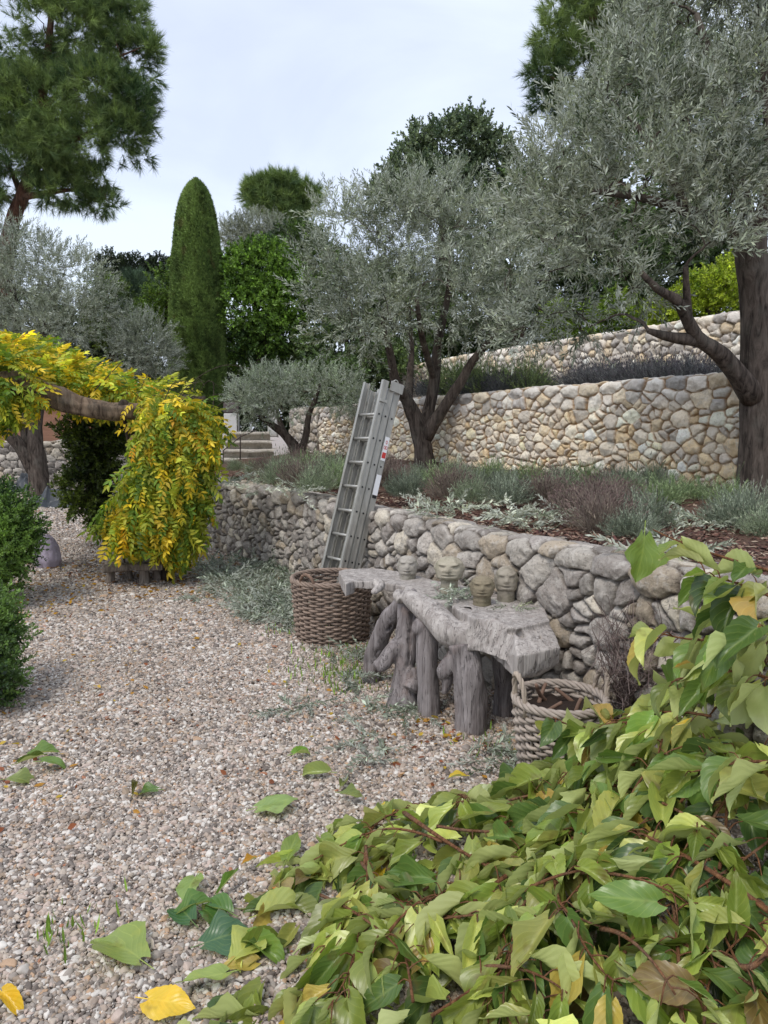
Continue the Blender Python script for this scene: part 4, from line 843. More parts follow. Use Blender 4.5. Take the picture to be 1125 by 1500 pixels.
def table():
    base = gnd(650, 1030); base = np.array([base[0], base[1] + .15, 0]); root = empty('root_table', base, 'weathered grey console table carved from a tree root, holding stone heads', 'table')
    nW = np.array([.84, .54, 0])
    top = MB()
    def zz(pts, z): return [gnd(x, y, z) for x, y in pts]
    # thin far slab
    far = [(497, 836), (512, 833), (545, 831), (600, 840), (640, 850), (650, 868), (612, 866), (590, 858), (552, 852), (520, 851), (505, 853)]
    a = zz(far, TZ); prism(top, a, [p - [0, 0, .05] for p in a])
    tip = zz([(496, 836), (512, 833), (520, 850), (506, 855)], TZ); prism(top, tip, [p - [0, 0, .085] for p in tip])
    midp = [(598, 846), (640, 849), (700, 862), (740, 872), (745, 886), (690, 884), (668, 888), (655, 884), (622, 876), (590, 866)]
    a = zz(midp, TZ - .005); prism(top, a, [p - [0, 0, .075] for p in a])
    # thick near slab with sawn front and sloped end
    near = [(662, 888), (690, 879), (740, 872), (797, 890), (806, 908), (776, 916), (757, 920), (735, 912), (712, 903), (694, 907), (684, 900)]
    a = zz(near, TZ)
    lo = []
    for (x, y), p in zip(near, a):
        lo.append(p - [0, 0, .13 if x < 700 else .17])
    prism(top, a, lo)
    # sloping sawn end block towards the viewer
    A0 = gnd(690, 905, TZ); 
    fr = at(758, 962, 3.42); fb = at(757, 996, 3.42); rr_ = at(822, 948, 3.50); rb = at(820, 972, 3.52); rb2 = at(790, 992, 3.5)
    t1, t2 = gnd(752, 920, TZ - .01), gnd(802, 906, TZ - .01)
    back1, back2 = gnd(700, 892, TZ - .01), gnd(780, 884, TZ - .01)
    blk = np.array([t1, t2, fr, rr_, fb, rb, back1 - [0, 0, .19], back2 - [0, 0, .15]])
    import bmesh
    def hull(pts):
        bm = bmesh.new(); 
        for p in pts: bm.verts.new([float(v) for v in p])
        bmesh.ops.convex_hull(bm, input=bm.verts); bm.verts.ensure_lookup_table(); bm.verts.index_update()
        V = np.array([v.co[:] for v in bm.verts]); Fh = [[v.index for v in f.verts] for f in bm.faces]; bm.free()
        top.add(V, [np.array([f]) for f in Fh])
    hull(list(blk) + [rb2])
    # front apron: from the fork down to the near leg and along to the end
    ap = [at(664, 934, 3.74), at(700, 907, 3.74), at(720, 905, 3.70), at(757, 922, 3.56), at(757, 994, 3.44), at(740, 968, 3.54), at(712, 958, 3.63), at(692, 953, 3.7), at(672, 957, 3.74)]
    prism2 = [p + nW * .09 for p in ap]; 
    n = len(ap); top.add(np.vstack([ap, prism2]), [np.array([list(range(n))]), np.array([[2 * n - 1 - i for i in range(n)]]), np.array([[i, n + i, n + (i + 1) % n, (i + 1) % n] for i in range(n)])])
    # sloping arm
    blobtube(top, [(*(at(594, 872, 4.14)), .04), (*(at(612, 884, 4.05)), .06), (*(at(636, 902, 3.95)), .075), (*(at(660, 926, 3.84)), .08), (*(at(690, 934, 3.80)), .075), (*(at(720, 928, 3.80)), .055)], 20)
    blobtube(top, [(*(at(550, 852, 4.55)), .03), (*(at(557, 858, 4.5)), .033), (*(at(549, 866, 4.46)), .022), (*(at(544, 868, 4.45)), .012)])
    blobtube(top, [(*(at(585, 866, 4.2)), .025), (*(at(582, 872, 4.16)), .03), (*(at(588, 880, 4.12)), .03)])
    sl = np.array([.14, .16, -.03]); remesh('tabletop', top, M_wt, root, .0065, .006, 3, 1, [(at(683, 893, 3.95), at(694, 918, 3.80), .026, sl), (at(694, 918, 3.80), at(703, 934, 3.74), .032, sl), (at(731, 946, 3.62), at(735, 955, 3.6), .011, sl * .6), (at(790, 905, 3.68), at(792, 935, 3.55), .007, [0, .02, -.025]), (gnd(640, 860, TZ), gnd(668, 880, TZ), .022, [.0, .0, -.05]), (at(748, 925, 3.6), at(772, 930, 3.52), .02, [0, .03, -.02])], [22, 22, 22])
    legs = [
        [(676, 940, 3.78, .075), (684, 965, 3.77, .076), (687, 990, 3.76, .078), (690, 1030, 3.77, .084), (691, 1077, 3.77, .092)],
        [(632, 890, 4.03, .03), (628, 915, 4.0, .055), (625, 950, 3.99, .062), (627, 1000, 3.98, .058), (629, 1048, 3.98, .055)],
        [(596, 866, 4.2, .05), (597, 900, 4.17, .055), (595, 950, 4.15, .062), (592, 985, 4.13, .062), (590, 1019, 4.12, .10)],
        [(588, 878, 4.25, .03), (570, 905, 4.38, .052), (556, 935, 4.45, .06), (546, 960, 4.5, .055), (542, 993, 4.52, .055)],
        [(735, 950, 3.95, .06), (737, 1000, 3.97, .055), (740, 1052, 3.98, .055)],
        [(780, 915, 3.85, .05), (768, 960, 3.95, .045), (752, 1045, 4.05, .05)]]
    for i, l in enumerate(legs):
        m = MB(); P = [(*at(x, y, Y), r_) for x, y, Y, r_ in l]; e = list(P[-1]); e[2] = -.02; P[-1] = tuple(e)
        blobtube(m, P, 16, 16)
        if i == 2: blobtube(m, [(*at(592, 940, 4.14), .05), (*at(575, 955, 4.14), .05), (*at(560, 972, 4.13), .04), (*at(551, 978, 4.12), .03)]); blobtube(m, [(*at(600, 985, 4.12), .06), (*at(604, 1000, 4.08), .055), (*at(600, 1010, 4.06), .05)])
        if i == 0: blobtube(m, [(*at(668, 955, 3.8), .04), (*at(657, 975, 3.82), .045), (*at(645, 988, 3.82), .035), (*at(640, 990, 3.82), .02)]); blobtube(m, [(*at(655, 985, 3.83), .035), (*at(653, 1005, 3.83), .025), (*at(648, 1016, 3.83), .014)])
        if i == 1: blobtube(m, [(*at(628, 905, 4.0), .05), (*at(613, 920, 3.98), .035), (*at(608, 928, 3.97), .02)])
        remesh('leg', m, M_wl, root, .0075, .016, 20 + i, 1, [(at(l[1][0] + 6, l[1][1], l[1][2] - .05), at(l[-2][0] + 3, l[-2][1], l[-2][2] - .05), .014, [.01, .03, 0])] if i in (0, 2, 3) else [])
table()

# ------------------------------------------------------------------ carved stone heads
t = NT('mossy stone'); cc = t.coord(); n = t.noise(cc, 26, 5, .65); m = t.noise(cc, 9, 4, .6); ca = t.attr()
c = t.mix(t.math('MULTIPLY', t.math('SUBTRACT', m, .45), 4., True), ca, t.mix(.5, ca, C3(104, 104, 78))); c = t.mix(t.math('MULTIPLY', t.math('SUBTRACT', n, .5), 4., True), c, t.mix(.6, c, C3(60, 54, 40)))
t.pbr(c, .95, t.bump(n, .8, .012), spec=.1); M_moss = t.m
def head(label, foot, width, Hh, neckH, col, yaw, seed, neckw=.82, flat=1., bands=False):
    root = empty('carved_sculpture', foot, label, 'sculpture'); r_ = width / 2
    nu, nv = 48, 40; a = np.linspace(0, 2 * np.pi, nu, endpoint=False); v = np.linspace(0, 1, nv)
    prof_z = [0, .02, .1, .3, .55, .75, .9, .97, 1]; prof_r = [.0, .82, .95, 1, 1., .93, .68, .4, .0]
    V = []
    for q in v:
        rr = np.interp(q, prof_z, prof_r) * r_; z = neckH + q * Hh
        d = np.zeros(nu); fa = np.abs((a + np.pi) % (2 * np.pi) - np.pi)       # front at angle 0
        g = lambda c, s: np.exp(-((a_ - c) / s) ** 2)
        a_ = (a + np.pi) % (2 * np.pi) - np.pi
        gz = lambda c, s: math.exp(-((q - c) / s) ** 2)
        d += .24 * r_ * g(0, .17) * (gz(.47, .13))                              # nose
        for s in (-1, 1):
            d += .10 * r_ * g(.5 * s, .28) * gz(.70, .05)                      # brow
            d -= .2 * r_ * g(.5 * s, .24) * gz(.58, .075)                      # socket
            d += .12 * r_ * g(.5 * s, .12) * gz(.57, .035)                      # eyeball
            d += .16 * r_ * g(1.5 * s, .14) * gz(.5, .14)                      # ear
        d -= .16 * r_ * g(0, .34) * gz(.22, .03); d += .08 * r_ * g(0, .3) * (gz(.29, .03) + gz(.15, .03))
        if bands: d += .05 * r_ * math.cos(q * 60) * (1 if q > .8 else 0)
        R2 = rr + d * (1 if 0 < q < 1 else 0)
        for k in range(nu): V.append((R2[k] * math.cos(a[k]), R2[k] * math.sin(a[k]) * flat, z))
    V = np.array(V); V = V + unit(V - [0, 0, neckH + Hh / 2]) * (.05 * r_ * fbm(V / r_ * 2.2, 4, seed))[:, None]
    cy, sy = math.cos(yaw), math.sin(yaw); rot = lambda V: np.column_stack([V[:, 0] * cy - V[:, 1] * sy, V[:, 0] * sy + V[:, 1] * cy, V[:, 2]]) + np.array(foot)
    i = np.arange(nv - 1)[:, None]; j = np.arange(nu)[None]; Fq = np.stack([i * nu + j, i * nu + (j + 1) % nu, (i + 1) * nu + (j + 1) % nu, (i + 1) * nu + j], -1).reshape(-1, 4)
    obj('face', rot(V), Fq, M_moss, root, np.tile(col, (len(V), 1)), None, True)
    m = MB(); zz_ = np.linspace(-.004, neckH + .12 * Hh, 12); rn = r_ * neckw * (1 + .03 * np.sin(zz_ * 260)) if bands else r_ * neckw * (1 + 0 * zz_)
    P = np.column_stack([0 * zz_, 0 * zz_, zz_]); tube(m, P, rn, 28, col, .05, seed); Vn, Fn, Cn, Un = m.out(); Vn[:, 1] *= flat
    obj('neck', rot(Vn), Fn, M_moss, root, Cn * .9, None, True)
def ty(x, y): return gnd(x, y, TZ - .004)
head('small pale stone head at the far end of the root table', ty(597, 848) + [0, 0, .0], .125, .125, .03, C3(166, 160, 150), -1.65, 3, .86)
head('largest stone head, mossy with puffed cheeks on a narrow neck', ty(658, 868) , .168, .135, .085, C3(174, 166, 148), -1.75, 5, .62)
head('nearest stone head, brown with carved bands at the neck and a mossy side', ty(706, 886), .128, .115, .05, C3(136, 126, 106), -1.7, 7, .78, bands=True)
head('worn stone head half hidden behind the nearest one', ty(741, 880), .125, .14, .06, C3(156, 148, 134), -1.7, 9, .8)

rs = np.random.default_rng(8)
for i in range(5):
    a0 = rs.uniform(0, 6.28); m = MB(); p0 = np.array([b1[0] + .11 * math.cos(a0), b1[1] + .11 * math.sin(a0), .32]); d0 = np.array([rs.normal(0, .04), rs.normal(0, .04), rs.uniform(.05, .10)])
    tube(m, smooth_path([p0 - d0 * .3, p0 + d0 * .4 + rs.normal(0, .003, 3), p0 + d0], 8), np.linspace(.011, .008, 8), 7, C3(132, 106, 90), .2, i); o = m.build('cut_stub', M_wick, None, True, origin=p0); tag(o, 'short brown cut stub sticking out of the soil in the grey basket', 'stick', 'stubs in the basket soil')
# ------------------------------------------------------------------ lavender and herb cushions on the terraces
LAVG = [sprig(.17, 26, .040, .0032, .6, 160 + k, stem=.0014, jit=1.2, stemc=(.8, .75, .7)) for k in range(4)]
def stalk(seed):
    r = np.random.default_rng(seed); mb = MB(); 
    for i in range(3):
        e = np.array([r.normal(0, .05), r.uniform(.16, .26), r.normal(0, .05)]); q = smooth_path([[0, 0, 0], e * .55 + r.normal(0, .012, 3), e], 5); tube(mb, q, [.0016, .0014, .0012, .001, .001], 3, (1, 1, 1), cap=False)
        tube(mb, [e, e + unit(e) * .015, e + unit(e) * .035], [.001, .0045, .0015], 4, (.7, .6, .66), cap=False)
    return mb_tpl(mb)
LAVP = [stalk(170 + k) for k in range(5)]
def cushion(n, rad, h, seed, dry, lo, hi):
    r = np.random.default_rng(seed); n2 = n // 3
    d = unit(np.column_stack([r.normal(0, 1, n2), r.normal(0, 1, n2), np.abs(r.normal(0, .8, n2))])); q = r.uniform(.25, .95, (n2, 1)) * (1 + .25 * fbm(d * 2.2, 3, seed)[:, None])
    P = d * q * np.array([rad, rad, h]) * .8; D = d * [.8, .8, .6] + [0, 0, .75] + r.normal(0, .28, (n2, 3)); k = r.uniform(0, 1, (n2, 1)); col = np.array(lo) * (1 - k) + np.array(hi) * k
    m = MB(); dr = r.uniform(0, 1, n2) < dry
    scatter(m, LAVG, P[~dr], D[~dr], r.uniform(.6, 1.1, (~dr).sum()), col[~dr], r.uniform(0, 6.28, (~dr).sum()))
    scatter(m, LAVP, P[dr], D[dr], r.uniform(.6, 1.15, dr.sum()), col[dr] * r.uniform(.7, 1.3, (dr.sum(), 1)), r.uniform(0, 6.28, dr.sum()))
    V, F, C, U = m.out(); return V, F, C
def plant_row(name, cat, variants, spots, group):
    protos = []
    for (label, lo, hi, n, rad, h, seed, dry) in variants:
        V, Fq, col = cushion(n, rad, h, seed, dry, lo, hi)
        o = obj(name, V, Fq, M_herb, None, col); protos.append([o, label, False])
    for i, (x, y, Y, s, v) in enumerate(spots):
        o, label, used = protos[v]
        if used: o = o.copy(); COL.objects.link(o)
        protos[v][2] = True
        p = at(x, y, Y); o.location = Vector([float(q) for q in p]); o.scale = (s, s, s * R.uniform(.9, 1.1)); o.rotation_euler = (0, 0, R.uniform(0, 6.28))
        tag(o, label, cat, group)
def terr(x, y, dz=0):
    """point of the lower terrace soil under a photo pixel"""
    z = 1.0
    for _ in range(6):
        p = gnd(x, y, z); z = .95 + .012 * (p[1] - 4)
        z = min(z, 1.12)
    return p
GV = ('grey-green lavender cushion on the lower terrace', C3(112, 124, 98), C3(172, 184, 156), 1000, .30, .34, 1, .12)
GV2 = ('dense blue-grey lavender mound on the lower terrace', C3(104, 114, 98), C3(162, 172, 152), 1200, .30, .30, 2, .04)
PV = ('faded purple-brown lavender with spent stalks on the lower terrace', C3(106, 96, 88), C3(164, 151, 136), 1100, .30, .33, 3, .8)
GV3 = ('green herb cushion on the lower terrace', C3(110, 132, 92), C3(168, 184, 140), 900, .28, .34, 4, .1)
def sp(x, y, s, v):
    p = terr(x, y); return (x, y, p[1], s * (.74 if v == 2 else .78) * (1.2 if 405 < x < 510 else .95), v)
plant_row('lavender', 'lavender', [GV, GV2, PV, GV3], [
    sp(395, 700, .9, 2), sp(420, 694, .8, 0), sp(450, 700, 1.0, 3), sp(475, 706, 1.0, 0), sp(492, 716, .9, 3), sp(440, 686, .8, 2), sp(372, 694, .7, 0),
    sp(410, 712, .8, 0), sp(440, 716, .8, 2), sp(465, 720, .8, 0), sp(425, 702, .8, 0), sp(388, 688, .7, 2), sp(500, 700, .8, 0), sp(470, 692, .7, 2), sp(345, 690, .6, 0), sp(545, 702, .8, 0), sp(610, 706, .8, 1), sp(740, 716, .9, 1), sp(690, 738, .8, 0), sp(568, 712, 1.0, 2), sp(596, 728, .95, 1), sp(640, 718, 1.0, 3), sp(660, 732, .95, 2), sp(690, 716, 1., 1), sp(575, 700, .9, 2), sp(665, 704, 1., 0), sp(720, 706, 1., 3),
    sp(745, 740, 1., 1), sp(775, 716, 1.0, 3), sp(800, 740, 1.0, 2), sp(825, 730, 1.0, 0), sp(850, 765, 1.0, 2), sp(880, 780, .95, 2), sp(880, 742, 1.0, 2), sp(915, 735, 1., 0), sp(945, 775, .95, 1), sp(925, 788, .8, 1), sp(910, 760, .9, 2), sp(970, 740, 1.0, 3), sp(955, 722, 1., 0), sp(905, 716, .9, 1), sp(860, 712, .9, 3), sp(820, 708, .9, 1),
    sp(1075, 775, .95, 1), sp(1105, 768, 1., 1), sp(1065, 745, .9, 3), sp(1120, 790, .8, 0), sp(1010, 735, .9, 3), sp(1050, 715, .7, 1)], 'lavender along the lower terrace')
UV_ = ('dark grey lavender mound along the upper wall', C3(84, 88, 92), C3(140, 142, 144), 1100, .34, .38, 5, .35)
UG = ('green leafy tuft on the upper terrace', C3(108, 128, 84), C3(166, 182, 128), 900, .34, .42, 6, .1)
def up(x, y, s, v):
    p = gnd(x, y, 2.1); return (x, y, p[1], s, v)
def upr(x, Y, s, v):
    d = ray(x, 600); z = 2.06; y = 600
    for yy in range(500, 620): 
        if abs(at(x, yy, Y)[2] - z) < .012 * Y / 8: y = yy
    return (x, y, Y, s, v)
plant_row('lavender', 'lavender', [UV_, UG], [upr(630, 11.4, .9, 0), upr(655, 11.6, .9, 1), upr(680, 11.2, 1.35, 1), upr(705, 11.0, 1.4, 1), upr(660, 11.3, 1.3, 1), upr(770, 10.4, 1.3, 1), upr(725, 11.0, 1., 0), upr(750, 10.8, 1., 0), upr(775, 10.5, .9, 0), upr(690, 10.9, .9, 0), upr(740, 10.5, .9, 0), upr(800, 10.5, .8, 1),
    upr(850, 9.9, 1.05, 0), upr(880, 9.6, 1.05, 0), upr(910, 9.3, 1.0, 0), upr(940, 9.1, 1.0, 0), upr(965, 8.9, .95, 0), upr(995, 8.8, .95, 0), upr(1020, 8.6, 1., 0), upr(1045, 8.5, .8, 0), upr(900, 9.9, 1, 1), upr(960, 9.7, 1, 1)], 'lavender along the upper terrace')

# bark mulch chips on the terrace
def chips():
    n = 30000; s = R.uniform(0, 1, n); L = len(T1A) - 1; q = s * L; i = np.minimum(q.astype(int), L - 1); f = (q - i)[:, None]
    P2 = T1A[i] * (1 - f) + T1A[i + 1] * f; T = unit(np.gradient(T1A, axis=0)); N2 = np.column_stack([-T[:, 1], T[:, 0]])[i]
    P2 = P2 + N2 * (R.uniform(0, 1, n) ** 1.4 * 2.6 + .15)[:, None]
    z = np.interp(q, np.arange(L + 1), [v for v in W1Z]) - .02; mm = MB()
    P = np.column_stack([P2, z + .004]); P[:, 2] += .05 * 0
    d = np.linalg.norm(P2 - (T1A[i] * (1 - f) + T1A[i + 1] * f), axis=1); P[:, 2] = (z - .005) * 1 + d * .028 + .012 * np.abs(R.normal(0, 1, n))
    D = np.column_stack([R.normal(0, 1, n), R.normal(0, 1, n), R.normal(0, .22, n)]); pal = np.array([C3(92, 66, 58), C3(116, 84, 72), C3(72, 56, 52), C3(138, 112, 96), C3(104, 72, 66), C3(170, 152, 132)])
    chip = Tpl([(-.5, 0, 0), (.5, 0, 0), (.35, 1, 0), (-.4, .9, .0), (0, .5, .14)], np.array([[0, 1, 4], [1, 2, 4], [2, 3, 4], [3, 0, 4]]))
    scatter(mm, [Tpl(chip.V * [.45, 1, .8], chip.F)], P, D, R.uniform(.015, .045, n), pal[R.integers(0, 6, n)], R.normal(0, .3, n))
    o = mm.build('bark_mulch', col_mat('mulch', .9), None); tag(o, 'reddish brown bark mulch scattered over the lower terrace', 'mulch', None, 'stuff')
chips()

# ------------------------------------------------------------------ olive cuttings lying about
M_cut = leaf_mat('cut olive leaf', (.42, .44, .38), .7, .15, .5, .4)
CUTS = [sprig(.30, 26, .068, .0095, .75, 60 + k) for k in range(4)]
def cutting(label, c, rad, n, hi, lo, seed, group, sc=1., hgt=.05):
    r = np.random.default_rng(seed); a = r.uniform(0, 6.28, n); q = np.sqrt(r.uniform(0, 1, n)) * np.array(rad) if np.ndim(rad) == 0 else None
    if q is None: P = np.column_stack([c[0] + rad[0] * r.uniform(-1, 1, n), c[1] + rad[1] * r.uniform(-1, 1, n), c[2] + hgt * r.uniform(.1, 1, n)])
    else: P = np.column_stack([c[0] + q * np.cos(a), c[1] + q * np.sin(a), c[2] + hgt * r.uniform(.1, 1, n)])
    D = np.column_stack([r.normal(0, 1, n), r.normal(0, 1, n), r.normal(.12, .16, n)]); k = r.uniform(0, 1, (n, 1)); m = MB()
    scatter(m, CUTS, P, D, sc * r.uniform(.6, 1.1, n), np.array(lo) * (1 - k) + np.array(hi) * k, r.uniform(0, 6.28, n))
    o = m.build('olive_cuttings', M_cut, None, origin=np.array(c)); tag(o, label, 'olive cuttings', group)
GC1, GC0 = C3(168, 176, 158), C3(100, 112, 94)
cg = 'olive prunings on the gravel'
def onW(t_, d):
    return None
for i, (x, y, rad, n) in enumerate([(345, 838, .5, 80), (385, 868, .5, 110), (415, 905, .38, 90), (372, 850, .45, 90), (400, 890, .3, 70)]):
    p = gnd(x, y); cutting('spread of olive prunings at the wall foot, left of the basket', [p[0], p[1], .0], rad, n, GC1, GC0, 100 + i, cg, 1., .09)
for i, (x, y, rad, n, l) in enumerate([(437, 1040, .09, 14, 'small grey olive sprig alone in the open gravel'), (572, 1042, .2, 14, 'olive sprigs on the gravel in front of the table legs'), (610, 1046, .13, 12, 'olive sprigs on the gravel touching the middle table leg'), (532, 1102, .15, 14, 'flat olive sprig on the gravel below the table, nearest the loose leaves'), (738, 1118, .2, 16, 'olive sprig beside the grey basket on the gravel'), (520, 1000, .17, 14, 'olive sprigs on green weeds near the brown basket'), (512, 965, .18, 16, 'olive sprigs tucked against the foot of the brown basket'), (440, 905, .2, 14, 'few olive sprigs left of the brown basket'), (290, 880, .07, 10, 'tiny olive twig on the gravel between bench and basket')]):
    p = gnd(x, y); cutting(l, [p[0], p[1], .008], rad, n, GC1, GC0, 120 + i, cg, .8, .03)
p = ty(668, 880); cutting('olive sprigs on the root table between two stone heads', [p[0] + .03, p[1] + .03, TZ], .09, 16, GC1, GC0, 140, None, .7, .06)
p = ty(752, 893); cutting('small pale olive sprig at the near end of the table top', [p[0], p[1], TZ], .05, 7, C3(196, 200, 160), GC0, 141, None, .45, .02)
p = ty(632, 876); cutting('olive leaves lying in the hollow of the root table', [p[0], p[1], TZ - .03], .08, 8, GC1, GC0, 142, None, .5, .03)
for i, (x, y, rad, n, l) in enumerate([(650, 752, .26, 26, 'pale heap of olive prunings on the terrace edge right of the ladder'), (783, 768, .26, 28, 'pale olive prunings on the mulch among the brown lavender'), (430, 722, .4, 16, 'olive prunings along the terrace edge left of the ladder'), (340, 706, .3, 16, 'olive prunings at the far end of the low wall'), (990, 822, .22, 18, 'olive prunings on the near end of the low wall'), (1030, 775, .2, 18, 'upright pale olive prunings beside the blue lavender mound'), (745, 772, .2, 10, 'few olive leaves on the mulch by the wall edge'), (385, 706, .3, 16, 'olive prunings spread in front of the small olive')]):
    p = terr(x, y); cutting(l, [p[0], p[1], p[2] - .01], rad, n, C3(196, 200, 180), C3(120, 130, 110), 150 + i, 'olive prunings on the terrace', .9, .09)

# ------------------------------------------------------------------ wisteria pergola
def leaflet_spray(L, pairs, ll, lw, seed, droop=.9):
    r = np.random.default_rng(seed); mb = MB(); pt = lambda q: np.array([0, L * (q - .25 * q * q * droop), -droop * L * .5 * q * q])
    tube(mb, [pt(q) for q in np.linspace(0, 1, 4)], .0016, 3, (.8, .8, .5), cap=False)
    P, D, S, C = [], [], [], []
    for i in range(pairs):
        q = .2 + .75 * i / (pairs - 1)
        for s in (-1, 1):
            P.append(pt(q)); D.append((s * .9, .45, -.55 + r.normal(0, .2))); S.append(r.uniform(.8, 1.15)); C.append(np.ones(3) * math.exp(r.normal(0, .16)))
    P.append(pt(1)); D.append((0, .8, -.7)); S.append(1.); C.append(np.ones(3))
    global R
    keep = R; R = r; scatter(mb, [leaf4(ll, lw, .2, -.15, segs=2)], np.array(P), np.array(D), np.array(S), np.array(C), r.normal(0, .5, len(P))); R = keep
    return mb_tpl(mb)
WIST = [leaflet_spray(.30, 5, .085, .017, k) for k in range(5)]
M_wist = leaf_mat('wisteria leaf', None, 0, .42, .5, .3)
YL = np.array([C3(226, 196, 48), C3(236, 208, 74), C3(220, 184, 52), C3(198, 196, 70), C3(150, 170, 62), C3(108, 138, 54), C3(218, 164, 52), C3(176, 182, 66)])
def wisteria(name, blobs, n, probs, parent, seed, green_low=None, sc=1., out=.7, down=-.55):
    P, o, q, E = blob_points(blobs, n, .55, -.38, seed, 2.4); r = np.random.default_rng(seed)
    D = o * out + [0, 0, down] + r.normal(0, .4, P.shape); pr = np.array(probs, float); pr /= pr.sum(); k = r.choice(len(YL), len(P), p=pr)
    nz_ = fbm(P * 1.9, 3, seed + 3); gm = nz_ > .10; k = np.where(gm & (r.uniform(0, 1, len(P)) < .8), r.choice([4, 5, 7], len(P)), k)
    c = YL[k] * np.exp(r.normal(-.08, .28, (len(P), 1))); m = MB(); scatter(m, WIST, P, D, sc * r.uniform(.7, 1.15, len(P)), c, r.normal(0, .5, len(P)))
    return m.build(name, M_wist, parent)
pb = gnd(225, 850); pb = np.array([pb[0], pb[1] + .2, 0])
pg = empty('wisteria_pergola', pb, 'rustic log pergola smothered in yellow and green autumn wisteria', 'pergola')
M_log = bark_mat('old log', C3(58, 47, 39), C3(132, 114, 96), .8); M_logd = bark_mat('dark post', C3(44, 38, 34), C3(92, 80, 70), .8)
m = MB(); p, ra = limb_path([(-40, 566, 7.3, .10), (20, 562, 7.35, .11), (55, 572, 7.4, .115), (100, 590, 7.45, .105), (150, 600, 7.5, .09), (205, 603, 7.6, .085), (270, 600, 7.7, .075)], 60); tube(m, p, ra, 26, (1, 1, 1), .42, 4, nfreq=5.); m.build('log_beam', M_log, pg, True)
for i, (x, y0, y1, Y, r_) in enumerate(((236, 845, 600, 7.6, .07), (150, 790, 585, 9.9, .075), (275, 800, 590, 9.3, .06))):
    m = MB(); b = gnd(x, 800); b = at(x, 600, Y); z1 = at(x, y1, Y)[2]; tube(m, [[b[0], Y, -.02], [b[0] + .02, Y, z1 * .5], [b[0] - .01, Y, z1]], [r_, r_ * .9, r_ * .85], 12, (1, 1, 1), .15, 6 + i); m.build('post', M_logd, pg, True)
for i, (a_, b_) in enumerate((((-60, 560, 9.9), (300, 585, 9.6)), ((60, 560, 7.4), (100, 575, 10)), ((180, 592, 7.5), (200, 585, 9.9)), ((265, 590, 7.6), (275, 585, 9.6)))):
    m = MB(); A_, B_ = at(*a_), at(*b_); tube(m, smooth_path([A_, (A_ + B_) / 2 + [0, 0, -.03], B_], 10), .05, 10, (1, 1, 1), .15, i); m.build('cross_pole', M_logd, pg, True)
wisteria('hanging_foliage', [(258, 612, 46, 32, 7.6, .4), (284, 645, 28, 42, 7.6, .4), (234, 650, 34, 42, 7.5, .35), (266, 695, 34, 44, 7.5, .4), (222, 705, 32, 34, 7.4, .35), (190, 738, 24, 28, 7.4, .3), (236, 745, 38, 34, 7.4, .35), (278, 735, 20, 38, 7.5, .3), (266, 775, 16, 30, 7.4, .25), (184, 772, 18, 20, 7.3, .25), (170, 755, 12, 16, 7.35, .2), (218, 770, 28, 14, 7.35, .25), (250, 592, 52, 14, 7.7, .45), (300, 622, 12, 20, 7.6, .3), (262, 800, 8, 12, 7.4, .15), (240, 790, 8, 10, 7.35, .15)], 2700, [3.8, 3.2, .8, 5, 6, 4.8, .25, 5], pg, 3, sc=.9, down=-.85, out=.6)
wisteria('canopy_foliage', [(30, 535, 55, 22, 8.4, .8), (100, 556, 55, 18, 8.4, .8), (160, 574, 50, 13, 8.4, .8), (215, 580, 36, 12, 8.3, .7), (12, 555, 30, 32, 7.3, .3), (-30, 540, 50, 40, 7.6, .7), (70, 540, 40, 16, 9.2, .8), (35, 518, 36, 10, 9.4, .7), (130, 560, 46, 12, 9.5, .7), (30, 575, 18, 22, 7.2, .25), (-15, 580, 30, 34, 7.2, .4)], 3000, [4.5, 5.5, .8, 5.5, 4, 2, .35, 4.2], pg, 5, sc=.84, out=.9, down=-.1)
m = MB(); r = np.random.default_rng(4)
for i in range(34):
    x = r.uniform(-10, 320); Y = r.uniform(7.4, 9.4); y0 = 535 + x * .18; A_ = at(x, y0 + 25, Y); B_ = at(x + r.uniform(-60, 60), y0 - r.uniform(-5, 34), Y + r.uniform(-.3, .3)); tube(m, smooth_path([A_, (A_ + B_) / 2 + r.normal(0, .06, 3) + [0, 0, .1], B_], 8), np.linspace(.006, .002, 8), 4, C3(150, 140, 90), cap=False)
tube(m, smooth_path([at(262, 585, 7.7), at(290, 553, 7.7), at(330, 535, 7.7), at(368, 541, 7.7)], 16), np.linspace(.005, .002, 16), 4, C3(170, 165, 130), cap=False)
m.build('tendrils', M_logd, pg, True)['kind'] = 'stuff'
for k in range(5):
    m = MB(); x = 180 + k * 24; tube(m, smooth_path([at(x, 600, 7.6), at(x + 10, 680, 7.6), at(x - 6, 770, 7.5), at(x + 4, 830, 7.45)], 14), np.linspace(.018, .01, 14), 6, C3(110, 96, 76), cap=False); m.build('vine_stem', M_logd, pg, True)

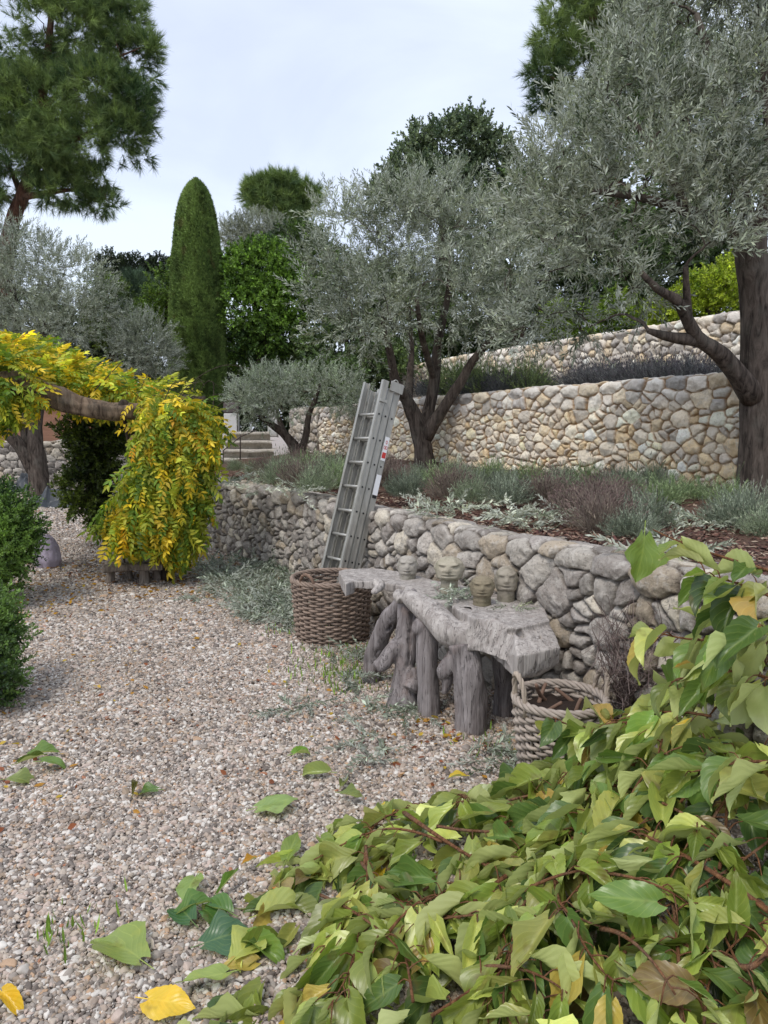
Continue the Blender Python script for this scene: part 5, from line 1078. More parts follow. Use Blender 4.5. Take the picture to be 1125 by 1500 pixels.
# low bench below the foliage
bb = gnd(200, 852); bb = np.array([bb[0], bb[1] + .18, 0])
bn = empty('rustic_bench', bb, 'low rough grey bench on stubby legs beneath the hanging yellow wisteria', 'bench')
M_bench = wood('bench wood', (0, 0, 0), C3(96, 86, 78), C3(160, 148, 136), .5)
m = MB(); a = [gnd(x, y, .22) for x, y in ((150, 829), (190, 826), (238, 826), (243, 815), (215, 808), (160, 812))]; prism(m, a, [p_ - [0, 0, .075] for p_ in a]); remesh('seat', m, M_bench, bn, .012, .01, 3)
for i, (x, y, Y, r_, dx) in enumerate(((161, 852, 7.48, .05, .03), (189, 848, 7.6, .045, 0), (212, 855, 7.45, .06, 0), (232, 846, 7.6, .05, -.04))):
    m = MB(); b = at(x, y, Y); blobtube(m, [(b[0] + dx, Y, .2, r_ * .9), (b[0] + dx * .4, Y, .1, r_ * .85), (b[0], Y, -.01, r_ * 1.1)], 10, 12); remesh('leg', m, M_bench, bn, .012, .008, 10 + i)
# pot with dark evergreen
pp = gnd(149, 789); pp = np.array([pp[0], pp[1] + .15, 0])
M_pot = plain_mat('stone pot', C3(128, 120, 112), .9, nscale=12, bump=.5)
po = empty('stone_planter', pp, 'squat weathered stone pot standing on the gravel behind the wisteria', 'planter'); m = MB()
pz = [0, .02, .16, .27, .30, .30, .26]; pr = [.12, .145, .165, .175, .19, .165, .155]; tube(m, [[pp[0], pp[1], z] for z in pz], pr, 28, (1, 1, 1), .04, 2, cap=True); m.build('bowl', M_pot, po, True)
m = MB(); tube(m, [[pp[0], pp[1], .22], [pp[0], pp[1], .262]], [.15, .15], 24, C3(60, 48, 40)); m.build('potting_soil', col_mat('pot soil'), po)
bush('potted_shrub', 'tall dark green leafy shrub growing in the stone pot under the pergola', [(140, 670, 26, 45, 9.8, .35), (125, 720, 30, 40, 9.7, .35), (145, 640, 34, 30, 9.8, .4), (120, 625, 26, 18, 9.7, .35), (145, 745, 16, 26, 9.8, .25)], 800, C3(104, 120, 46), C3(44, 60, 28), [pp[0], pp[1], .26], .85, seed=91)

# ------------------------------------------------------------------ steps, gate pillars, rail, tarp, sack, left shrubs
sb = at(368, 705, 13.2); st = empty('stone_steps', [sb[0], 12.8, .75], 'flight of rough stone steps climbing beside the small olive', 'steps')
for k in range(6):
    y = 703 - k * 13; Y = 12.9 + k * .38; A_ = at(314 + k * 4, y, Y); B_ = at(404 - k * 3 + (k > 2) * 6, y, Y); z = at(360, y - 5, Y)[2]; m = MB()
    nx_ = 30; xs = np.linspace(A_[0], B_[0], nx_); V = []; 
    for yy, zz_ in ((Y + .07, z - .6), (Y + .07, z - .06), (Y - .01, z - .05), (Y, z), (Y + .45, z + .005), (Y + .8, z)): V += [(x, yy, zz_) for x in xs]
    V = np.array(V); V[:, 1:] += .03 * np.column_stack([fbm(V * [3, 1, 3], 3, k), fbm(V * [4, 2, 2], 3, k + 9) * .7]); Fq = np.array([[i + j * nx_, i + 1 + j * nx_, i + 1 + (j + 1) * nx_, i + (j + 1) * nx_] for j in range(5) for i in range(nx_ - 1)])
    m.add(V, Fq, C3(176, 168, 154)); m.build('step', M_w1, st, True)
def pillar(label, x, y0, y1, w_, Y, cap):
    b = at(x, y0, Y); t_ = at(x, y1, Y); rt = empty('gate_pillar', b, label, 'pillar'); hw = w_ / F0 * Y / 2; m = MB(); H = t_[2] - b[2]; hc = H * .72 if cap else H
    m.box(b + [0, 0, hc / 2], [hw, 0, 0], [0, hw, 0], [0, 0, hc / 2], C3(205, 203, 198)); o = m.build('shaft', M_rend, rt)
    bv = o.modifiers.new('b', 'BEVEL'); bv.width = .02; bv.segments = 2
    if cap:
        m = MB(); m.box(b + [0, 0, hc + (H - hc) / 2 + .002], [hw * 1.04, 0, 0], [0, hw * 1.04, 0], [0, 0, (H - hc) / 2], C3(96, 88, 86)); o = m.build('cap', M_rend, rt); bv = o.modifiers.new('b', 'BEVEL'); bv.width = .03; bv.segments = 2
M_rend = col_mat('rendered stone', .9, 8, .4)
pillar('pale rendered gate pillar with a dark cap at the top of the steps', 340, 645, 590, 19, 15.6, True)
pillar('plain pale block pillar half hidden behind the small olive leaves', 400, 640, 602, 14, 15.8, False)
rl = empty('iron_railing', at(352, 705, 13.2), 'thin rusty iron handrail on slim posts beside the stone steps', 'railing')
M_iron = plain_mat('rusty iron', C3(74, 62, 56), .7, .4)
for x, y0, y1, Y in ((327, 700, 660, 13.0), (352, 684, 636, 13.4), (348, 640, 585, 15.2)):
    m = MB(); tube(m, [at(x, y0 + 8, Y), at(x, y1, Y)], .012, 6); m.build('post', M_iron, rl, True)
m = MB(); tube(m, [at(327, 660, 13), at(352, 640, 13.4), at(376, 630, 14.6)], .009, 6); m.build('handrail', M_iron, rl, True)
# dark tarpaulin
M_tarp = plain_mat('black tarpaulin', C3(58, 62, 66), .45, nscale=6, bump=.3)
def tarp(label, x0, x1, yb, h, Y, seed):
    A_, B_ = gnd(x0, yb), gnd(x1, yb); n = 44; U, V_ = np.meshgrid(np.linspace(0, 1, n), np.linspace(0, 1, n)); X = A_[0] + (B_[0] - A_[0]) * U; Yy = A_[1] + V_ * 1.0; q = np.stack([X * 2.2, Yy * 2.2, 0 * X], -1)
    e = np.minimum(np.minimum(U, 1 - U), np.minimum(V_, 1 - V_)) * 4; e = np.clip(e, 0, 1); Z = h * e * (.35 + 1.3 * (1 - 2 * np.abs(vnoise(q * .9, seed))).clip(0, 1) * .6 + .35 * (1 - 2 * np.abs(vnoise(q * 2.3, seed + 1)))) * np.exp(-((U - .42) / .5) ** 2) + .01
    i = np.arange(n - 1)[:, None]; j = np.arange(n - 1)[None]; Fq = np.stack([i * n + j, i * n + j + 1, (i + 1) * n + j + 1, (i + 1) * n + j], -1).reshape(-1, 4)
    o = obj('tarpaulin', np.stack([X, Yy, Z], -1).reshape(-1, 3), Fq, M_tarp, None, None, None, False, np.array([(A_[0] + B_[0]) / 2, A_[1], 0])); tag(o, label, 'tarpaulin')
tarp('crumpled dark grey tarpaulin dumped on the gravel before the far wall', 25, 128, 744, .30, 14, 3)
tarp('second dark tarpaulin bundled at the foot of the pale olive trunk', 5, 50, 722, .34, 17, 8)
# lilac sack
sk = gnd(72, 832); m = MB(); V = []; 
blobtube(m, [(sk[0] - .06, sk[1] + .1, -.02, .12), (sk[0] - .06, sk[1] + .1, .1, .16), (sk[0] - .08, sk[1] + .1, .25, .12), (sk[0] - .1, sk[1] + .1, .36, .06)], 12, 16)
o = remesh('cloth_sack', m, plain_mat('lilac cloth', C3(172, 160, 172), .8, nscale=9, bump=.4), None, .014, .03, 5); tag(o, 'pale lilac sack slumped behind the left-hand shrub', 'sack')
SM = [sprig(.14, 16, .042, .0125, 1.05, 40 + k, jit=1.) for k in range(4)]
bush('clipped_shrub', 'rounded bright green shrub at the path edge beside the lilac sack', [(2, 765, 34, 38, 6.6, .4), (18, 800, 26, 34, 6.5, .35), (-10, 745, 36, 30, 6.7, .45), (-30, 800, 46, 50, 6.6, .5), (26, 775, 18, 24, 6.5, .3), (10, 832, 24, 16, 6.5, .3), (30, 745, 10, 12, 6.5, .2), (-6, 855, 26, 20, 6.5, .35)], 2100, C3(122, 154, 72), C3(50, 76, 38), gnd(10, 882), 1., tpls=SM, seed=81, gap=-.16, upb=.6, clump=2.4, gscale=5.)
bush('clipped_shrub', 'nearer low green shrub cut off by the left edge, beside the path', [(-18, 925, 28, 38, 4.2, .3), (-6, 960, 22, 30, 4.1, .25), (-36, 960, 40, 54, 4.2, .3), (-6, 1005, 16, 18, 4.0, .2), (-25, 895, 26, 20, 4.4, .25), (8, 985, 10, 12, 4.0, .15), (-22, 1030, 24, 22, 4.05, .25)], 1250, C3(114, 144, 70), C3(46, 68, 38), gnd(0, 1050), .8, tpls=SM, seed=83, gap=-.16, upb=.6, clump=2.4, gscale=5.)
# background backdrop planting that closes the view
bush('hedge', 'dense hedge mass coloured dark as the shade below the cypress and the bright shrub', [(345, 540, 40, 45, 21, .9), (400, 545, 50, 40, 21, .9), (455, 540, 40, 40, 21, .9), (310, 560, 40, 50, 21.5, .9), (500, 560, 40, 40, 20.5, .8), (345, 590, 40, 40, 21, .9), (400, 600, 50, 40, 21, .9), (450, 600, 40, 40, 21, .9), (300, 600, 40, 40, 21.5, .9)], 3800, C3(84, 102, 64), C3(40, 54, 34), at(400, 610, 21), 1.2, seed=93, stems=False, gap=None, cat='hedge')  # dark leaf colours carry the shade under the green shrub
bush('hedge', 'shaded leafy hedge beyond the pergola and the red bank', [(60, 560, 50, 45, 27, 1.2), (130, 560, 50, 50, 27, 1.2), (200, 570, 50, 50, 27, 1.2), (0, 560, 60, 60, 27, 1.2), (255, 580, 40, 50, 27, 1.2), (110, 500, 60, 40, 27, 1.2), (170, 500, 50, 40, 27, 1.2), (40, 480, 60, 50, 27, 1.2)], 3200, C3(104, 120, 78), C3(52, 66, 46), at(130, 640, 27), 1.9, seed=95, stems=False, gap=None, cat='hedge')
bush('hedge', 'leafy green hedge behind the middle olive trunk on the upper terrace', [(480, 560, 50, 34, 17, .8), (560, 545, 60, 30, 21, .9), (620, 520, 60, 30, 22, .9), (700, 500, 60, 30, 21, .9), (770, 490, 50, 30, 20, .9)], 2400, C3(114, 138, 80), C3(58, 76, 48), at(620, 560, 21), 1.3, seed=97, stems=False, gap=None, cat='hedge')
# dry twiggy plant against the wall by the basket
dt = MB(); r = np.random.default_rng(5); b = gnd(930, 1080); tgt = [(x, y) for x, y in zip(r.uniform(868, 1010, 150), r.uniform(870, 1010, 150))]
for x, y in tgt:
    s0 = at(r.uniform(905, 960), r.uniform(1010, 1060), 3.35); e = at(x, y, r.uniform(3.1, 3.5)); mid = (s0 + e) / 2 + r.normal(0, .05, 3); p = smooth_path([s0, mid, e], 8); p[1:-1] += r.normal(0, .008, (6, 3)); tube(dt, p, np.linspace(.0032, .0011, 8), 3, C3(118, 102, 98) * r.uniform(.7, 1.4), cap=False)
    for _ in range(3):
        k = r.integers(3, 7); q = p[k] + r.normal(0, .06, 3); tube(dt, [p[k], (p[k] + q) / 2 + r.normal(0, .008, 3), q], [.0015, .0012, .0009], 3, C3(140, 124, 118) * r.uniform(.7, 1.3), cap=False)
o = dt.build('dead_plant', M_herb, None, origin=np.array([b[0], b[1], 0])); tag(o, 'dry grey twiggy plant against the low wall above the soil basket', 'dead plant')
# yellow litter and small weeds on the gravel
lm = MB(); n = 900; bl = gnd(240, 850); P = np.column_stack([bl[0] + R.normal(0, .8, n), bl[1] + R.normal(.3, .8, n), R.uniform(.005, .02, n)])
k = near_w1(P[:, :2], 0) > .05; P = P[k]; n = len(P); scatter(lm, [leaf4(.06, .013, .2, .1, segs=2)], P, np.column_stack([R.normal(0, 1, n), R.normal(0, 1, n), R.normal(0, .15, n)]), R.uniform(.7, 1.2, n), np.array([C3(200, 150, 50), C3(150, 110, 60), C3(170, 130, 80), C3(120, 84, 56)])[R.integers(0, 4, n)], R.normal(0, .6, n))
o = lm.build('leaf_litter', M_wist, None); tag(o, 'small fallen yellow and brown leaflets on the gravel around the bench', 'leaf litter', None, 'stuff')
lm = MB(); n = 420; P = []
for x, y, s in ((60, 880, .35), (40, 900, .3), (100, 830, .3), (560, 1060, .25), (300, 850, .6), (120, 960, .8), (200, 1010, .8), (660, 1090, .2), (10, 1160, .3)):
    q = gnd(x, y); P.append(np.column_stack([q[0] + R.normal(0, s, 60), q[1] + R.normal(0, s, 60), R.uniform(.006, .018, 60)]))
P = np.vstack(P); P = P[near_w1(P[:, :2], 0) > .05]; n = len(P); scatter(lm, [leaf4(.05, .014, .2, .1, segs=2)], P, np.column_stack([R.normal(0, 1, n), R.normal(0, 1, n), R.normal(0, .2, n)]), R.uniform(.4, 1., n), np.array([C3(190, 140, 60), C3(150, 90, 60), C3(130, 80, 56), C3(206, 176, 70)])[R.integers(0, 4, n)], R.normal(0, .6, n))
o = lm.build('leaf_litter', M_wist, None); tag(o, 'sparse tiny brown and orange leaf scraps among the pebbles', 'leaf litter', None, 'stuff')
lm = MB(); P = []
for x, y, s, n in ((492, 985, .14, 150), (515, 1000, .12, 120), (430, 925, .15, 60), (560, 960, .12, 60), (700, 1085, .1, 40), (100, 1380, .06, 20), (110, 1360, .05, 20), (500, 960, .18, 120)):
    q = gnd(x, y); P.append(np.column_stack([q[0] + R.normal(0, s, n), q[1] + R.normal(0, s, n), np.zeros(n)]))
P = np.vstack(P); n = len(P); scatter(lm, [leaf4(.05, .004, .2, .3, segs=2)], P, np.column_stack([R.normal(0, .6, n), R.normal(0, .6, n), np.ones(n)]), R.uniform(.5, 1.3, n), C3(120, 150, 60) * np.exp(R.normal(0, .25, (n, 1))))
o = lm.build('weeds', M_herb, None); tag(o, 'short green weeds growing through the gravel near the brown basket', 'weeds', None, 'stuff')
# ------------------------------------------------------------------ heap of cut branches with large wilting leaves
def big_leaf(seed, flat=None):
    r = np.random.default_rng(seed); nx, ny = 11, 25; s = np.linspace(-1, 1, nx); t_ = np.linspace(0, 1, ny)
    lob = r.uniform(0, 1) < .5; V, U = [], []; asym = r.uniform(-.12, .12)
    wid = r.uniform(.24, .37); fold = r.uniform(-.1, .7) if r.uniform() < .42 else r.uniform(.9, 2.6); bend = r.uniform(-1.8, .3); side = r.normal(0, .3); tw = r.normal(0, 1.0); ph = r.uniform(0, 6.28); cr = r.uniform(.012, .05)
    if flat is not None: lob, wid, fold, bend, tw = flat
    for q in t_:
        w_ = wid * (math.sin(math.pi * min(1, q * .97 + .03) ** .72) ** .95) * (1 - .15 * q) * (1 - .35 * max(0, q - .72) / .28)
        if lob: w_ *= .72 + .5 * math.exp(-((q - .34) / .13) ** 2) + .16 * math.exp(-((q - .66) / .1) ** 2)
        for sx in s:
            edge = abs(sx); ser = .035 * math.sin(q * 62) * (1 if edge > .95 else 0); x = sx * w_ * (1 + ser + asym * (1 if sx > 0 else -1)); y = q - .13 * edge ** 2 * (1 - q) ** 3 + (.13 * edge ** 2 * math.sin(math.pi * q) if lob else .05 * edge * math.sin(math.pi * q))
            fk = fold * (1 - .25 * q); cf = 1 / math.sqrt(1 + fk * fk); ze = fk * cf * (math.sqrt(x * x + .002) - .045); x *= cf
            z = ze + cr * math.sin(x * 11 + ph) * math.sin(q * 7 + ph) + side * x * x + .03 * edge * math.sin(q * 13 + ph * 2 + (0 if sx > 0 else 1.7))
            a = bend * q * .9; y2 = math.sin(a) / (bend * .9) if abs(bend) > .05 else q; z2 = (1 - math.cos(a)) / (bend * .9) if abs(bend) > .05 else 0
            py = y2 - math.sin(a) * z + (y - q) * math.cos(a); pz = z2 + math.cos(a) * z
            tx = tw * q * .5; V.append((x * math.cos(tx) - pz * math.sin(tx) * .3, py, pz + x * math.sin(tx))); U.append((sx * wid * 1.6, q))
    F = np.array([[i + j * nx, i + 1 + j * nx, i + 1 + (j + 1) * nx, i + (j + 1) * nx] for j in range(ny - 1) for i in range(nx - 1)])
    return Tpl(V, F, None, np.array(U))
BIG = [big_leaf(300 + k) for k in range(18)]
FLAT = [big_leaf(401, (True, .44, .22, -.5, .1)), big_leaf(402, (True, .47, .1, -.25, .2)), big_leaf(403, (False, .36, .25, -.5, .3)), big_leaf(404, (True, .42, .35, -.7, -.3))]
M_big = leaf_mat('broad wilted leaf', C3(188, 196, 128), .8, .25, .34, .55, veins=True)
for md_ in (): pass
LG = np.array([C3(112, 130, 58), C3(134, 148, 70), C3(90, 114, 54), C3(156, 168, 88), C3(120, 130, 64), C3(80, 104, 52), C3(172, 178, 104), C3(140, 142, 78), C3(98, 112, 48), C3(66, 88, 46)])
LY = np.array([C3(214, 186, 60), C3(176, 150, 78), C3(128, 108, 66), C3(190, 170, 84), C3(110, 92, 50)])
def leafcols(n, r, yel=.06):
    c = 1.18 * np.array([1.02, 1.03, .9]) * LG[r.integers(0, len(LG), n)] * np.exp(r.normal(-.04, .26, (n, 1))); m = r.uniform(0, 1, n) < yel; c[m] = LY[r.integers(0, len(LY), m.sum())]; return c
def Hh(x, y):
    x = np.asarray(x, float); y = np.asarray(y, float); dy = (y - 2.55); ry = np.where(dy > 0, dy / .72, dy / 2.3); rx = np.where(x < 1.75, (x - 1.75) / (2.2 + .55 * np.clip(2.35 - y, 0, 1)), (x - 1.75) / 1.6)
    ed = .10 * fbm(np.stack([x * 1.6, y * 1.6, 0 * x], -1), 3, 5)
    rr = np.sqrt(rx ** 2 + ry ** 2) + ed; h = 1.2 * np.clip(1 - rr, 0, 1) ** 1.85
    return h * (1 + .28 * fbm(np.stack([x * 3.2, y * 3.2, 0 * x], -1), 3, 9))
def nrmH(x, y, e=.03):
    return unit(np.stack([-(Hh(x + e, y) - Hh(x - e, y)) / (2 * e), -(Hh(x, y + e) - Hh(x, y - e)) / (2 * e), np.ones_like(x)], -1))
rp_ = np.random.default_rng(77)
def inpile(n, r, hmin=.0):
    out = []
    while len(out) < n:
        x = r.uniform(-.7, 2.5, 400); y = r.uniform(1.2, 3.2, 400); h = Hh(x, y); nv = nrmH(x, y); keep = (h > hmin) & (np.abs(x) < .64 * y + .25)
        # keep clear of the basket mouth
        keep &= ~((np.hypot(x - b1[0], y - b1[1]) < .22))
        out += list(np.column_stack([x, y, h])[keep])
    return np.array(out[:n])
# inner body of the heap
P = inpile(620, rp_, .004); nv = nrmH(P[:, 0], P[:, 1]); r = rp_; D = np.column_stack([r.normal(-.3, .8, len(P)), r.normal(-.7, .8, len(P)), r.normal(-.1, .4, len(P))]) + nv * [1.4, 1.4, 0]; D = D - nv * (D * nv).sum(1, keepdims=True) * .7
P[:, 2] = P[:, 2] * r.uniform(.25, .8, len(P)) + .01
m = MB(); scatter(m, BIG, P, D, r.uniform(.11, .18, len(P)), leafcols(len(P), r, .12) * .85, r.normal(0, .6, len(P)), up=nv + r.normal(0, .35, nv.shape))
gx2, gy2 = np.meshgrid(np.linspace(-.6, 2.6, 70), np.linspace(1.0, 3.3, 60)); gz2 = Hh(gx2, gy2) * .72 - .03
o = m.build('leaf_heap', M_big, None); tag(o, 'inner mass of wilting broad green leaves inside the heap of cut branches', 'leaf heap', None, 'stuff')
M_twig = bark_mat('reddish twig', C3(96, 62, 44), C3(150, 108, 76), 3.)
tw_c = C3(150, 112, 78)
def branch(pts, rad, nl, label, seed, group, lsz=.172, spread=1., tipdroop=.35, yel=.09, surf=True, leaf_from=.15, droop=.4):
    r = np.random.default_rng(seed)
    if not surf or 'twig' in label or group is None:
        pts = np.array(pts, float); tt = np.linspace(0, 1, len(pts)); pts = np.column_stack([np.polyval(np.polyfit(tt, pts[:, k], min(2, len(pts) - 1)), np.linspace(0, 1, 6)) for k in range(3)])
    p = smooth_path(pts, 18); root = empty('cut_branch', p[0], label, 'branch', group); m = MB()
    tube(m, p, np.linspace(rad, rad * .4, 18), 7, (1, 1, 1), .12, seed); T = unit(np.gradient(p, axis=0))
    LP, LD, LU, S = [], [], [], []
    for i in range(nl):
        q = leaf_from + (1 - leaf_from) * (i + r.uniform(0, .8)) / nl; k = min(17, q * 17); a = p[int(k)]; tt = T[int(k)]
        sd = unit(np.cross(tt, [0, 0, 1.])) * (1 if i % 2 else -1); d = unit(tt * .5 + sd * r.uniform(.4, 1.1) * spread + np.array([-.22, -.5, 0]) + [0, 0, r.normal(.1, .35)]); pl = r.uniform(.03, .085)
        e = a + d * pl + [0, 0, -.01]; 
        if surf: e[2] = max(e[2], float(Hh(e[0], e[1])) + .015)
        tube(m, smooth_path([a, (a + e) / 2 + [0, 0, .012], e], 5), np.linspace(.0026, .0016, 5), 4, (1, 1, 1), cap=False)
        if surf: nn = nrmH(np.array([e[0]]), np.array([e[1]]))[0]; dd = d - nn * np.dot(d, nn) * .8 + nn * [.8, .8, 0] + np.array([0, 0, -droop * r.uniform(.2, 1.4)])
        else: nn = np.array([0, 0, 1.]); dd = d + np.array([0, 0, -droop * r.uniform(.4, 2.)])
        LP.append(e); LD.append(dd); LU.append(nn + r.normal(0, .35, 3)); S.append(lsz * r.uniform(.6, 1.22) * (.74 + .26 * min(1, max(0, (e[1] - 1.3) / .9))))
    m.build('twig', M_twig, root, True)
    fm = MB(); global R; keep = R; R = r; scatter(fm, BIG, np.array(LP), np.array(LD), np.array(S), leafcols(nl, r, yel), r.normal(0, .45, nl), up=np.array(LU)); R = keep
    fm.build('leaves', M_big, root, True)
    return root
lab = ['cut branch with broad pale green leaves lying in the big heap', 'cut branch with darker green drooping leaves lying in the big heap', 'cut branch with a few yellowing leaves lying in the big heap']
S_ = inpile(72, np.random.default_rng(5), .03)
for i, s in enumerate(S_):
    r = np.random.default_rng(500 + i); a = r.uniform(0, 6.28); L = r.uniform(.28, .6); bw = r.normal(0, .06); x = s[0] + np.cos(a) * np.linspace(-.5, .5, 5) * L - np.sin(a) * bw * np.array([1, .2, -.2, .2, 1]); y = s[1] + np.sin(a) * np.linspace(-.5, .5, 5) * L + np.cos(a) * bw * np.array([1, .2, -.2, .2, 1])
    z = Hh(x, y) ; z = np.polyval(np.polyfit(np.arange(5), z, 2), np.arange(5)) + .035; branch(np.column_stack([x, y, z]), r.uniform(.0035, .0065), int(r.integers(8, 14)), lab[0 if i % 3 == 0 else (1 if i % 3 == 1 else 2)], 600 + i, 'cut branches in the heap', yel=.02 if i % 3 < 2 else .13, droop=.25 if i % 3 == 0 else .6)
# distinctive branches
def onh(x, y, dz=.03):
    """first hit of a photo pixel's ray with the heap"""
    d = ray(x, y); d = d / d[1]
    Q = d[None] * np.linspace(1.2, 3.4, 500)[:, None]; Q[:, 2] += CAMZ; hit = np.nonzero(Q[:, 2] < np.maximum(Hh(Q[:, 0], Q[:, 1]), 0))[0]
    if len(hit): return Q[hit[0]] + [0, 0, dz]
    q = gnd(x, y); q[2] += dz; return q
branch([onh(x, y, .05) for x, y in ((690, 1345), (740, 1310), (800, 1260), (850, 1222), (885, 1210))], .0075, 9, 'long bare reddish branch curving across the front of the heap', 801, None, leaf_from=.2, lsz=.12)
branch([onh(x, y, .05) for x, y in ((592, 1208), (640, 1245), (690, 1275), (730, 1300))], .009, 7, 'thick brown cut branch poking out at the left tip of the heap', 802, None, leaf_from=.5)
branch([onh(x, y, .06) for x, y in ((1125, 1370), (1060, 1320), (1000, 1280), (940, 1255), (905, 1235))], .008, 8, 'reddish branch slanting down through the right side of the heap', 803, None, leaf_from=.5, yel=.2)
branch([onh(880, 1375, .03), onh(910, 1430, .10), onh(950, 1480, .14), onh(985, 1530, .12)], .006, 3, 'thin bare grey stick standing out at the bottom of the heap', 804, None, leaf_from=.9)
branch([onh(700, 1200, .04), onh(760, 1190, .06), onh(830, 1180, .06), onh(880, 1172, .05)], .006, 8, 'branch with one bright yellow leaf at its tip beside the basket', 805, None, yel=.2)
branch([onh(1060, 1420, .04), onh(1090, 1460, .06), onh(1115, 1440, .08), onh(1140, 1410, .1)], .01, 6, 'stout pinkish cut branch at the lower right of the heap', 806, None, yel=.5)
for i, (pts, nl, l) in enumerate((
    (((1140, 838, 2.3), (1085, 826, 2.35), (1030, 806, 2.4), (985, 788, 2.45), (958, 777, 2.5)), 3, 'reddish twig reaching above the heap towards the terrace with one hanging leaf'),
    (((1120, 930, 2.4), (1070, 925, 2.45), (1020, 945, 2.5), (975, 930, 2.55), (945, 915, 2.6)), 9, 'branch with pale upturned leaves sticking out of the heap in front of the low wall'),
    (((1140, 880, 2.2), (1100, 860, 2.25), (1060, 850, 2.3), (1020, 840, 2.35)), 13, 'topmost leafy branch on the crest of the heap'),
    (((1140, 1000, 2.1), (1090, 985, 2.2), (1040, 985, 2.3), (980, 1000, 2.4)), 14, 'branch of fresh dark green leaves on the upper slope of the heap'),
    (((1150, 930, 2.0), (1110, 920, 2.05), (1075, 930, 2.1), (1050, 950, 2.15)), 12, 'large-leaved green branch hanging over the right edge of the heap'),
    (((1040, 1050, 2.4), (990, 1040, 2.5), (930, 1050, 2.6), (890, 1060, 2.7)), 12, 'drooping green branch spilling from the heap towards the soil basket'),
    (((960, 1090, 2.6), (900, 1080, 2.7), (850, 1070, 2.75), (810, 1050, 2.78)), 9, 'wilted twig with limp leaves draped over the basket rim'),
    (((940, 1160, 2.45), (880, 1150, 2.5), (830, 1155, 2.55), (790, 1180, 2.6)), 12, 'limp olive-green branch drooping in front of the grey basket'),
    (((960, 1070, 2.45), (920, 1060, 2.55), (880, 1062, 2.6), (855, 1085, 2.62)), 11, 'leaning branch whose limp leaves hide the right half of the grey basket'),
    (((930, 1120, 2.4), (880, 1115, 2.5), (845, 1120, 2.55), (815, 1150, 2.58)), 11, 'low olive-green branch covering the front foot of the grey basket'),
    (((1150, 1120, 1.9), (1100, 1110, 2.0), (1040, 1130, 2.1), (980, 1140, 2.2)), 12, 'leafy branch laid across the middle of the heap below the crest'))):
    branch([at(*q) for q in pts], .0055, nl, l, 820 + i, None, surf=False, leaf_from=.05 if i else .02, lsz=.17 if i != 4 else .16, yel=.05, spread=1.1)
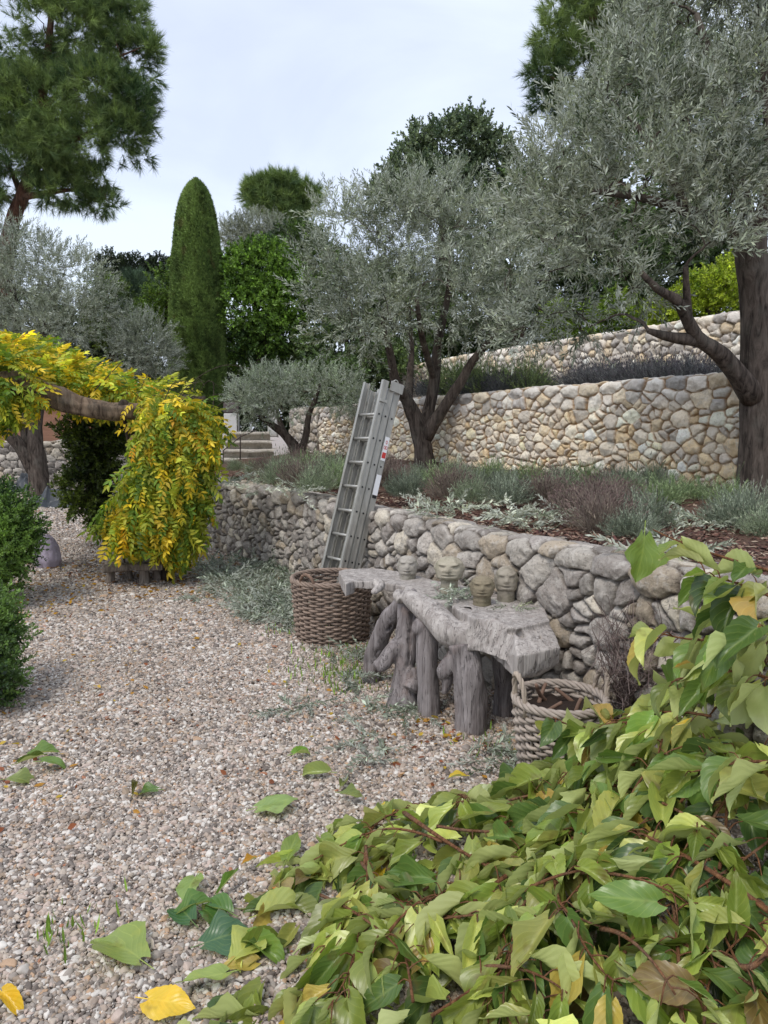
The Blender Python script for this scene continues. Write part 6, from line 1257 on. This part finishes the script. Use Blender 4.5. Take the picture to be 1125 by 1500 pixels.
# the big leaf hanging from the twig tip
def single(label, p, dir_, up_, size, col, tpl, group=None, name='fallen_leaf'):
    m = MB(); X, Y, Z = frames(np.array([dir_], float), None, np.array([up_], float)); scatter(m, [tpl], np.array([p]), np.array([dir_]), [size], np.array([col]), up=np.array([up_]))
    m_ = np.array(p); tube(m, [m_ - unit(np.array(dir_, float)) * size * .3 + [0, 0, .004], m_], .0018, 4, np.array(col) * 1.15, cap=False)
    o = m.build(name, M_big, None, True, origin=m_); tag(o, label, 'leaf', group)
single('large lobed green leaf dangling from the reddish twig above the low wall', at(944, 785, 2.5), (-.12, -.25, -1), (.25, -1, .15), .165, C3(122, 146, 68), FLAT[0], name='hanging_leaf')
sc_ = [(430, 1113, .085, 2, 'small bright green leaf upright on the open gravel', C3(122, 160, 66)), (378, 1193, .14, 4, 'broad flat pale green leaf lying alone left of the heap', C3(140, 164, 96)), (287, 1296, .115, 5, 'pale green leaf with clear veins beyond the cluster left of the heap', C3(134, 158, 86)), (205, 1418, .175, 6, 'largest pale leaf at the lower left, lying flat on the gravel', C3(138, 156, 80)), (218, 1478, .12, 7, 'bright yellow leaf at the bottom of the gravel', C3(226, 190, 56)), (4, 1468, .09, 8, 'yellow leaf at the left border of the gravel', C3(220, 180, 50)), (680, 1146, .07, 9, 'small yellow leaf on the gravel beside the grey basket', C3(214, 188, 70)), (480, 1140, .12, 10, 'folded olive-green leaf on the gravel just above the heap', C3(142, 156, 88)), (500, 1172, .10, 11, 'crumpled green leaf pair below the folded olive-green leaf', C3(112, 126, 66)), (300, 1345, .13, 12, 'dark green leaf in the small cluster left of the heap', C3(72, 110, 52)), (280, 1360, .12, 13, 'dark shiny green leaf in the small cluster, nearest the pale large leaf', C3(64, 100, 58)), (335, 1348, .11, 14, 'mid green leaf at the right side of the small cluster', C3(84, 120, 54)), (300, 1395, .12, 15, 'blue-green leaf lying below the small cluster', C3(70, 104, 70)), (345, 1415, .12, 16, 'yellowish green leaf with a curled stalk by the heap edge', C3(168, 176, 90)), (385, 1350, .13, 17, 'folded pale yellow-green leaf by the heap edge', C3(176, 184, 104)), (195, 1172, .09, 1, 'curled brown-green leaf on the gravel far left of the heap', C3(98, 96, 48)), (230, 1166, .085, 3, 'dark green half of the curled leaf pair on the gravel', C3(84, 112, 52)), (420, 1270, .12, 0, 'broad green leaf at the upper left tip of the heap', C3(120, 140, 66)), (405, 1300, .11, 3, 'brownish wilted leaf at the upper left tip of the heap', C3(150, 136, 88)), (520, 1236, .13, 6, 'long green leaf lying flat above the heap tip', C3(116, 140, 62)), (470, 1240, .12, 8, 'rolled green leaf beside the heap tip', C3(124, 144, 66)), (640, 1190, .09, 5, 'upright green leaf at the back edge of the heap', C3(124, 156, 76)), (375, 1268, .06, 11, 'tiny amber leaf on the gravel by the heap', C3(190, 140, 50)), (410, 1328, .05, 4, 'small orange leaf lying by the heap edge', C3(186, 116, 46)), (140, 1012, .05, 5, 'tiny yellow leaf far off on the gravel', C3(206, 170, 70)), (560, 1190, .12, 9, 'green leaf at the top end of the heap tip', C3(116, 136, 64)), (330, 1440, .12, 0, 'pale green leaf lying under the yellowish curled-stalk leaf', C3(150, 168, 90)), (365, 1390, .13, 2, 'mid green leaf touching the left edge of the heap', C3(112, 140, 60)), (262, 1350, .10, 9, 'narrow green leaf at the left end of the small cluster', C3(92, 126, 56)), (320, 1320, .10, 6, 'green leaf at the top of the small cluster left of the heap', C3(104, 138, 60)), (470, 1290, .13, 15, 'large pale leaf resting on the upper tip of the heap', C3(160, 176, 100)), (500, 1160, .08, 7, 'withered green leaf standing above the folded olive-green leaf', C3(112, 122, 66))]
for x, y, s, k, l, c in sc_:
    a = {205: 2.6, 218: -.3, 378: .3}.get(x, R.uniform(0, 6.28)); single(l, gnd(x, y) + [0, 0, .03], (math.cos(a), math.sin(a), .2), (R.normal(0, .2), R.normal(-.2, .2), 1), s * 1.2, c, {378: FLAT[1], 205: FLAT[3], 218: FLAT[2], 287: FLAT[2], 345: FLAT[3], 300: FLAT[0] if y > 1370 else BIG[k]}.get(x, BIG[k]), 'loose leaves on the gravel')
for i, (x, y) in enumerate(((15, 1150), (45, 1118), (62, 1130), (30, 1135))):
    a = (0.2, .5, .1, .8)[i]; single(('flat green leaf lowest in the clump at the left border', 'green leaf at the top of the clump at the left border', 'pointed green leaf at the right of the clump at the left border', 'folded olive leaf in the middle of the clump at the left border')[i], gnd(x, y) + [0, 0, .03 + .01 * i], (math.cos(a), math.sin(a), .1), (0, -.2, 1), .13, (C3(120, 134, 70), C3(112, 140, 70), C3(104, 132, 62), C3(96, 112, 50))[i], BIG[(3, 9, 12, 15)[i]], 'loose leaves on the gravel')

for i, (x0, y0, x1, y1, l) in enumerate(((470, 1330, 600, 1430, 'straight reddish twig low at the left front of the heap'), (560, 1400, 640, 1330, 'short brown twig pointing up at the left front of the heap'), (760, 1330, 900, 1300, 'nearly level reddish twig in the middle of the heap'), (930, 1180, 1090, 1290, 'long twig running down from below the crest to the right edge'), (700, 1440, 830, 1480, 'brown twig at the bottom centre of the heap'), (850, 1300, 1010, 1350, 'thin reddish twig crossing the right centre of the heap'))):
    q = [onh(x0 + (x1 - x0) * k, y0 + (y1 - y0) * k, .045 + .03 * math.sin(3.1 * k)) for k in (0, .35, .7, 1)]
    branch(q, .0055, 4, l, 880 + i, None, leaf_from=.4, lsz=.14)
